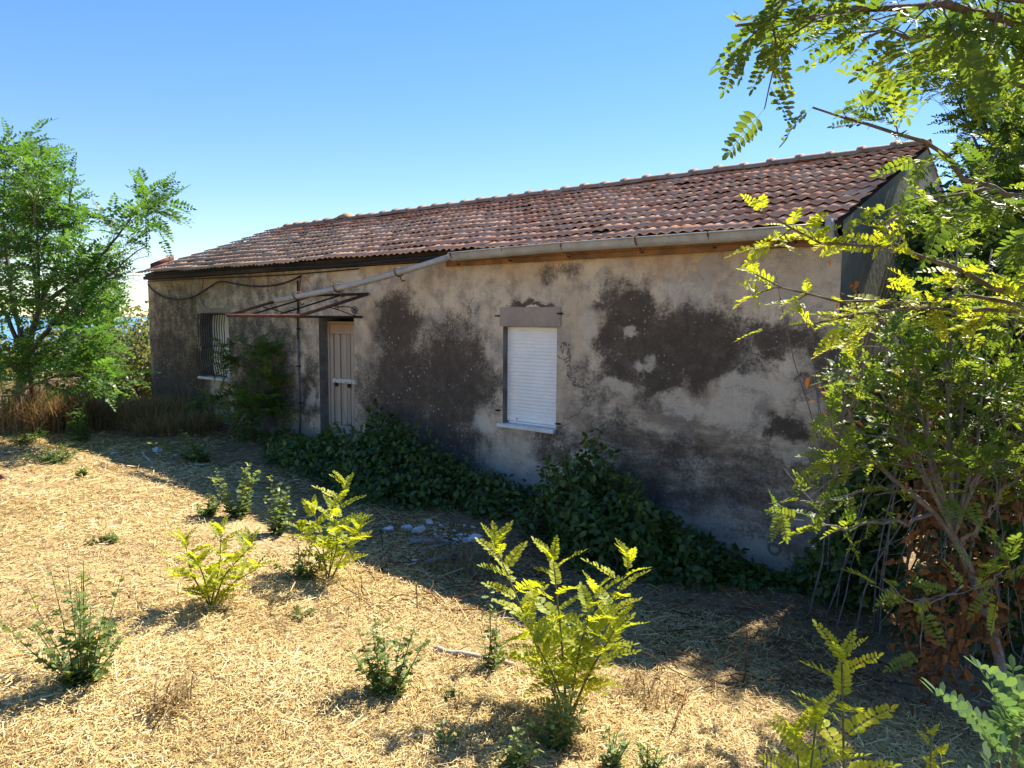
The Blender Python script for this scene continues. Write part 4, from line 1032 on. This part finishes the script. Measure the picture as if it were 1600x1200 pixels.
sd((815, 1205), .22, .12, 8, 12, .040, 'oak', OAK1, 'low oak seedling at the bottom edge below the largest sapling', 'seedling', 105, SG)
sd((950, 1200), .22, .14, 7, 11, .038, 'oak', OAK1, 'small oak seedling at the bottom edge right of the largest sapling', 'seedling', 106, SG)
sd((1015, 1205), .22, .1, 5, 11, .038, 'oak', OAK1, 'sparse oak seedling at the bottom edge before the tall single-stemmed sapling', 'seedling', 107, SG)
sd((470, 905), .35, .22, 10, 14, .045, 'oak', OAK1, 'oak seedling tucked against the bushy sapling at the shadow edge', 'seedling', 108, SG)
sd((372, 808), .68, .28, 10, 20, .062, 'oak', OV1, 'pale green upright shrublet at the shadow edge, leftmost of two', 'seedling', 109, SG)
sd((325, 806), .28, .26, 9, 16, .055, 'oak', OV1, 'low spreading pale green shrublet left of the upright ones', 'seedling', 113, SG)
sd((432, 835), .66, .22, 9, 19, .058, 'oak', OV1, 'pale green upright shrublet at the shadow edge, rightmost of two', 'seedling', 110, SG)
sd((318, 722), .55, .40, 10, 16, .075, 'oak', OV1, 'leafy shrublet straddling the house shadow before the barred window', 'seedling', 111, SG, lean=(-.1, -.3))
sd((85, 722), .32, .35, 9, 5, .6, 'robinia_left', CMPS, 'low feathery green plant on the straw before the left tree', 'seedling', 114)
sd((130, 690), .75, .22, 7, 7, .6, 'robinia_left', CMPS, 'upright feathery sprout in front of the dry grass left of the house', 'seedling', 115)
sd((40, 694), .35, .25, 6, 4, .6, 'robinia_left', CMPS, 'small feathery sprout by the trunk of the left tree', 'seedling', 116)
sd((130, 745), .16, .12, 5, 8, .06, 'oak', OV1, 'tiny green weed alone on straw in the left middle ground', 'weed', 117)
sd((182, 845), .14, .14, 6, 9, .04, 'oak', OV1, 'tiny grey-green weed on straw above the left robinia sapling', 'weed', 118)
sd((468, 965), .10, .14, 7, 8, .035, 'oak', OV1, 'flat green weed on straw below the bushy sapling', 'weed', 119)
sd((705, 1092), .14, .06, 4, 8, .03, 'oak', OV1, 'tiny weed right of the oak seedling and below the stick', 'weed', 120)
sd((700, 1168), .16, .07, 4, 8, .034, 'oak', OV1, 'tiny weed at the bottom centre left of the low oak seedling', 'weed', 121)
sd((148, 850), .10, .1, 5, 7, .03, 'oak', OV1, 'tiny weed on straw left of the grey-green weed', 'weed', 122)

# ------------------------------------------------------------------ bramble mounds along the wall
def mound(name, lobes, n, label, seed, lsz=(.05, .10), mat='bramble'):
    """lobes: (x, y, rx, ry, h) dome-shaped heaps"""
    rng = np.random.default_rng(seed); x0, y0 = lobes[0][:2]; r = empty(name, (x0, y0, float(ground_z(x0, y0)))); tag(r, label, 'bramble')
    w = np.array([l[2]*l[3]+l[4]*.4*(l[2]+l[3]) for l in lobes]); k = rng.choice(len(lobes), n, p=w/w.sum()); P, D, U = [], [], []
    for i in k:
        x, y, rx, ry, h = lobes[i]; q = norm(rng.normal(0, 1, 3)); q[2] = abs(q[2]); rad = (.62+.45*rng.random()**.6)*(1+.16*sin(5*q[0]+3*q[1]*2+i)+.10*sin(11*q[1]+7*q[2]))
        p = np.array([x+q[0]*rx*rad, y+q[1]*ry*rad, 0]); p[2] = ground_z(p[0], p[1])+q[2]*h*rad
        if p[1] > -.04 and 0 < p[0] < L: p[1] = -.05-rng.random()*.1
        P.append(p); o = norm(q*[1/rx, 1/ry, 1/h]); D.append(norm(o*.25+rng.normal(0, .7, 3)+np.array([0, -.15, -.25]))); U.append(norm(o*.9+np.array([0, 0, .4])+rng.normal(0, .38, 3)))
    A = Acc(); place(A, OV1, P, D, U, rng.uniform(*lsz, n), np.clip(rng.normal(.5, .22, n), 0, 1)); child(A, 'foliage', M[mat], r)['kind'] = 'stuff'
    A = Acc()
    for j in range(60):
        x, y, rx, ry, h = lobes[rng.integers(len(lobes))]; a = rng.random()*6.3; b = np.array([x+.5*rx*cos(a), y+.5*ry*sin(a), 0]); b[2] = ground_z(b[0], b[1])
        if b[1] > -.06: b[1] = -.08
        S = twig(rng, b, (cos(a)*.5, -abs(sin(a))*.5, 1.0), h*rng.uniform(.9, 1.5), 9, 1.2, .15); S[:, 1] = np.minimum(S[:, 1], -.04); A.tube(S, np.linspace(.006, .002, 9), 4, cap=False)
    child(A, 'canes', M['greenstem'], r)['kind'] = 'stuff'
mound('bramble_mound', [(8.55, -.75, 1.1, .75, .62), (7.55, -1.0, .9, .65, .42), (9.6, -.6, .9, .5, .42), (7.75, -.35, .4, .3, .75), (10.3, -.5, .6, .4, .30), (8.7, -1.35, .9, .45, .28), (6.7, -1.0, .6, .45, .22)], 9000, 'low dark green bramble mound spreading from the door to the shuttered window', 201)
mound('bramble_mound', [(11.40, -.60, .50, .5, .95), (11.95, -.80, .60, .6, .68), (12.45, -.70, .60, .5, .38), (11.1, -.6, .4, .45, .45), (12.95, -.5, .5, .3, .14)], 8600, 'tall dark bramble mound heaped against the wall right of the shuttered window', 202)
mound('bramble_mound', [(6.4, -.35, .4, .25, .18), (5.6, -.5, .5, .3, .22)], 900, 'small weedy clump at the doorstep below the weathered door', 203, (.04, .08))

# ------------------------------------------------------------------ far shrubs left of the house
def bush(base, rx, h, n, label, seed, mat='farbush', lsz=(.10, .2), grp='shrubs beyond the left tree'):
    rng = np.random.default_rng(seed); base = np.array(base, float); r = empty('wild_shrub', tuple(base)); tag(r, label, 'shrub', grp)
    q = norm(rng.normal(0, 1, (n, 3))); q[:, 2] = np.abs(q[:, 2]); rad = .45+.6*rng.random(n)**.5; rad = rad*(1+.22*np.sin(4*q[:, 0]+seed)+.18*np.sin(7*q[:, 1]+2*seed))
    P = base + q*np.array([rx, rx, h])*rad[:, None]; D = norm(rng.normal(0, 1, (n, 3))); U = norm(q+rng.normal(0, .5, (n, 3)))
    A = Acc(); place(A, OV1, P, D, U, rng.uniform(*lsz, n), np.clip(rng.normal(.5, .22, n), 0, 1)); child(A, 'crown', M[mat], r)
    A = Acc()
    for j in range(14):
        a = rng.random()*6.3; A.tube(twig(rng, base-[0, 0, .1], (cos(a)*.6, sin(a)*.6, 1.), h*.9, 7, .1), np.linspace(.03, .008, 7), 5, cap=False)
    child(A, 'stems', M['bark'], r)
def gz(x, y): return (x, y, float(ground_z(x, y)))
bush(gz(-.9, -.6), .6, .85, 1900, 'dark shrub against the left corner of the house', 301, 'bramble', (.06, .12))
bush(gz(-1.6, 0.6), 1.0, 1.75, 3200, 'sunlit yellow-green shrub just beyond the left house corner', 302, 'farbush', (.07, .14))
bush(gz(-4.5, 1.5), 1.3, 1.6, 2400, 'olive shrub glimpsed through the left tree, right of its trunk', 303, 'farbush', (.09, .16))
bush(gz(-8.5, -1.5), 1.8, 1.7, 2400, 'farther pale shrub glimpsed left of the left tree trunk', 304, 'farbush', (.1, .2))
bush(gz(-9.5, 3.5), 2.0, 2.0, 2400, 'farther olive shrub below the strip of sea', 305, 'farbush', (.1, .2))
bush(gz(-16, 4), 2.6, 2.3, 2400, 'most distant shrub beneath the sea horizon', 306, 'farbush', (.14, .25))
bush(gz(-15, -3.0), 2.4, 2.2, 2400, 'distant shrub at the far left edge', 307, 'farbush', (.14, .25))

# ------------------------------------------------------------------ dry grass clumps
def drygrass(base, rad, h, n, label, seed, mat='drygrass'):
    rng = np.random.default_rng(seed); r = empty('dry_grass_clump', tuple(base)); tag(r, label, 'dry grass', 'dry grass clumps')
    a = rng.random(n)*6.283; rr = rad*rng.random(n)**.6; x = base[0]+rr*np.cos(a); y = base[1]+rr*np.sin(a); z = ground_z(x, y)
    az = rng.random(n)*6.283; ln = h*rng.uniform(.4, 1.1, n); le = rng.uniform(.1, 1.0, n)*(1.0 if h > .5 else 1.5); w = rng.uniform(.003, .006, n)
    P0 = np.stack([x, y, z], -1); dv = np.stack([np.cos(az), np.sin(az), 0*az], -1); sv = np.stack([-np.sin(az), np.cos(az), 0*az], -1); V = []
    for t, s in ((0, 1), (.4, .9), (.75, .7), (1.0, .15)):
        c = P0 + dv*(ln*le*t*t)[:, None] + np.array([0, 0, 1.])*(ln*(t-.45*le*t*t))[:, None]; V += [c-sv*(w*s)[:, None], c+sv*(w*s)[:, None]]
    V = np.stack(V, 1); V[:, :, 1] = np.where((V[:, :, 1] > -.02) & (V[:, :, 0] > 0), -.02, V[:, :, 1])
    A = Acc(); A.add(V, [(0,1,3,2),(2,3,5,4),(4,5,7,6)], np.clip(rng.normal(.5, .25, n), 0, 1)); o = child(A, 'blades', M[mat], r); o['kind'] = 'stuff'
drygrass(on_g(75, 672), .75, .95, 3600, 'tall sunlit dry grass clump around the left tree trunk', 401)
drygrass(on_g(120, 668), .6, .5, 2000, 'dry grass clump between the left tree and the house', 402)
drygrass(np.array([1.7, -.9, .42]), .85, .6, 4200, 'brown dry grass heap at the left foot of the house wall', 403)
drygrass(np.array([3.0, -.9, .42]), .7, .45, 2200, 'low dry grass under the barred window', 404)
drygrass(np.array([-.6, -1.6, .42]), .8, .5, 2000, 'dry grass clump beside the left corner of the house', 405)
drygrass(on_g(1010, 1090), .22, .13, 160, 'small straw tuft at the shadow edge right of the largest sapling', 406)
drygrass(on_g(730, 885), .40, .18, 420, 'brown withered tuft in the shade below the rubble', 407)
drygrass(on_g(265, 1110), .10, .22, 60, 'thin dry stalks standing alone in the left foreground', 408)

# ------------------------------------------------------------------ rubble, boards, sticks, litter
def rock(name, P, s, label, cat, grp, seed, mat='stone', flat=.5):
    rng = np.random.default_rng(seed); import bmesh
    bm = bmesh.new(); bmesh.ops.create_icosphere(bm, subdivisions=2, radius=1.0)
    for _ in range(11):
        n = norm(rng.normal(0, 1, 3)); d = rng.uniform(.45, .75)
        for v in bm.verts:
            k = float(np.dot(np.array(v.co), n))
            if k > d: v.co -= Vector(n*(k-d))
    m = bpy.data.meshes.new(name)
    for v in bm.verts: v.co = Vector((v.co.x*s*rng.uniform(.96, 1.04), v.co.y*s*.75, v.co.z*s*flat))
    bm.to_mesh(m); bm.free(); m.materials.append(M[mat]); o = link(name, m); o.location = (P[0], P[1], float(ground_z(P[0], P[1]))+s*flat*.25); o.rotation_euler = (rng.normal(0, .2), rng.normal(0, .2), rng.random()*6.3); tag(o, label, cat, grp); return o
def rubble():
    rng = np.random.default_rng(55); G = 'white rubble before the bramble'
    rock('rubble_stone', on_g(652, 832), .12, 'largest white rounded stone of the rubble pile', 'stone', G, 1)
    rock('rubble_stone', on_g(607, 829), .09, 'white stone lying apart at the left of the rubble pile', 'stone', G, 2)
    rock('rubble_stone', on_g(637, 826), .085, 'white stone touching the left side of the largest rubble stone', 'stone', G, 3)
    rock('rubble_stone', on_g(670, 818), .07, 'white stone at the back edge of the rubble by the bramble', 'stone', G, 4)
    rock('rubble_stone', on_g(648, 879), .05, 'small white round pebble in a ring of twigs below the rubble', 'stone', G, 5)
    rock('rubble_stone', on_g(742, 845), .11, 'flat white slab standing at the right end of the rubble', 'stone', G, 6, flat=.8)
    for i in range(34):
        u, v = rng.uniform(676, 745), rng.uniform(821, 852)
        rock('rubble_fragment', on_g(u, v), rng.uniform(.022, .055), 'small broken white plaster fragment in the middle of the rubble', 'rubble', G, 100+i, flat=rng.uniform(.3, .6))
    def board(p, q, w, th, label, name='board', mat='greywood', cat='board'):
        a, b = on_g(*p), on_g(*q); a[2] += th; b[2] += th*1.5; d = norm(b-a); s = norm(np.cross(d, [0, 0, 1.])); n = np.cross(s, d); A = Acc(); V = [c+s*i*w/2+n*k*th/2 for c in (a, b) for i, k in ((-1,-1),(1,-1),(1,1),(-1,1))]
        A.add(V, [(0,1,5,4),(1,2,6,5),(2,3,7,6),(3,0,4,7),(3,2,1,0),(4,5,6,7)]); tag(A.build(name, M[mat]), label, cat)
    board((640, 850), (690, 852), .10, .03, 'short brown broken board just below the rubble')
    board((655, 864), (702, 855), .05, .025, 'narrow grey lath below the brown board')
    board((668, 884), (712, 872), .06, .03, 'short weathered grey lath half buried in the shade')
    def stick(pts, r, label, mat='stick', cat='stick'):
        P = np.array([on_g(u, v)+np.array([0, 0, r*.8]) for u, v in pts]); Q = poly(P, 12); A = Acc(); rg = np.random.default_rng(int(pts[0][0])); Q[1:-1] += rg.normal(0, r*.25, Q[1:-1].shape); A.tube(Q, np.linspace(r, r*.8, 12), 6); tag(A.build('fallen_stick', M[mat], None, True), label, cat)
    stick([(678, 1016), (712, 1026), (750, 1030), (805, 1044)], .019, 'pale bleached stick lying on straw behind the oak seedlings')
    stick([(222, 709), (232, 720), (240, 726)], .015, 'pale stick at the shadow edge left of the leafy shrublet')
    stick([(303, 728), (320, 728)], .018, 'short white stick at the foot of the leafy shrublet')
    stick([(583, 824), (610, 812), (634, 800)], .012, 'thin dark stick slanting behind the rubble', 'greywood')
    stick([(705, 905), (720, 893), (750, 895), (765, 890)], .012, 'crooked grey stick in the shade above the shadow edge', 'greywood')
    rock('litter_bag', on_g(247, 705), .12, 'crumpled bluish plastic litter in the house shadow', 'litter', None, 61, 'litter', .5)
    rock('litter_scrap', on_g(280, 711), .10, 'flat bluish litter scrap right of the crumpled plastic', 'litter', None, 62, 'litter', .25)
    rock('pale_stone', on_g(178, 709), .06, 'single pale stone on sunlit straw by the shadow edge', 'stone', None, 63, 'stone', .4)
    rock('dark_clod', on_g(3, 750), .09, 'dark reddish clod on straw at the far left edge', 'clod', None, 64, 'redpaint', .8)
rubble()

# ------------------------------------------------------------------ straw
def straw(n, rmin, rmax, lsc, seed, name, label, shade=False):
    rng = np.random.default_rng(seed)
    r = rmin*(rmax/rmin)**(rng.random(n)**.9); a = YAW + np.where(rng.random(n) < .88, rng.uniform(-.78, .72, n), rng.uniform(-1.25, -.78, n)); x = EYE[0]+r*np.sin(a); y = EYE[1]+r*np.cos(a)
    nz = np.sin(x*1.3+2*np.sin(y*.9))*np.sin(y*1.7+1.5*np.sin(x*.7))
    keep = (y < -.1) | (x < -.2) | (x > L+.2)
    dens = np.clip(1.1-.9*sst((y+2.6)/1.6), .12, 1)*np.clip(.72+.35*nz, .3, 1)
    nb = np.sin(x*.83+1.9*np.sin(y*1.1+.4))*np.sin(y*1.27+1.3*np.sin(x*.61)); dens = dens*np.clip(1.25-1.15*sst((nb-.25)/.6), .22, 1); keep &= rng.random(n) < dens
    x, y, r, nz = x[keep], y[keep], r[keep], nz[keep]; n = len(x); z = ground_z(x, y)
    az = rng.random(n)*6.283 + .6*nz; ln = lsc*rng.lognormal(-2.6, .55, n)*np.clip(.55+r*.09, .7, 1.7); w = rng.uniform(.0010, .0024, n)*np.clip(.5+r*.12, .8, 2.4)
    tl = rng.normal(.05, .16, n); up = np.abs(rng.normal(.008, .012, n))
    d = np.stack([np.cos(az)*np.cos(tl), np.sin(az)*np.cos(tl), np.sin(tl)], -1); s = np.stack([-np.sin(az), np.cos(az), rng.normal(0, .5, n)], -1)
    c = np.stack([x, y, z+up+np.abs(np.sin(tl))*ln*.5], -1); h = d*(ln/2)[:, None]; sw = s*w[:, None]
    V = np.stack([c-h-sw, c-h+sw, c+h+sw, c+h-sw], 1)
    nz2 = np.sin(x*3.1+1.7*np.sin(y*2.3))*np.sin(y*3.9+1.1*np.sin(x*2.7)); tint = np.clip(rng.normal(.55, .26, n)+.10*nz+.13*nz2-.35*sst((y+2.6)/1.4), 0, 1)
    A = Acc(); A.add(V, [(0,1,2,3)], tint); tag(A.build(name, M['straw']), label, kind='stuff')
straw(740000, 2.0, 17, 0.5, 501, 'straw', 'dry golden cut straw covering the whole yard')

def leaf_litter():
    rng = np.random.default_rng(611); n = 22000
    r = 2.2*(15/2.2)**rng.random(n); a = YAW + rng.uniform(-.8, .8, n); x = EYE[0]+r*np.sin(a); y = EYE[1]+r*np.cos(a)
    k = (y < -.15) & (rng.random(n) < .14+.86*sst((y+3.8)/2.2)); x, y = x[k], y[k]; n = len(x); P = np.stack([x, y, ground_z(x, y)+.012], -1)
    D = norm(np.stack([rng.normal(0, 1, n), rng.normal(0, 1, n), rng.normal(.1, .25, n)], -1)); U = norm(np.array([0, 0, 1.])+rng.normal(0, .4, (n, 3)))
    A = Acc(); place(A, lf_ovate(.8, .5, .7), P, D, U, rng.uniform(.012, .038, n), np.clip(rng.normal(.4, .25, n), 0, 1)); tag(A.build('leaf_litter', M['dry']), 'brown dead leaf litter strewn over the yard', kind='stuff')
leaf_litter()

def twig_litter():
    rng = np.random.default_rng(622); A = Acc()
    for k in range(420):
        u, v = (rng.uniform(560, 900), rng.uniform(835, 960)) if k % 3 else (rng.uniform(1000, 1400), rng.uniform(935, 1090))
        p = on_g(u, v); p[2] += .01; a = rng.random()*6.283
        T = twig(rng, p, (cos(a), sin(a), rng.uniform(0, .5)), rng.lognormal(-1.4, .5), 6, .5, .25); T[:, 2] = np.maximum(T[:, 2], ground_z(T[:, 0], T[:, 1])+.008)
        A.tube(T, rng.uniform(.0018, .005), 4, cap=False, tint=rng.random())
    tag(A.build('twig_litter', M['dry']), 'tangle of dead brown twigs on the shaded ground', kind='stuff')
twig_litter()
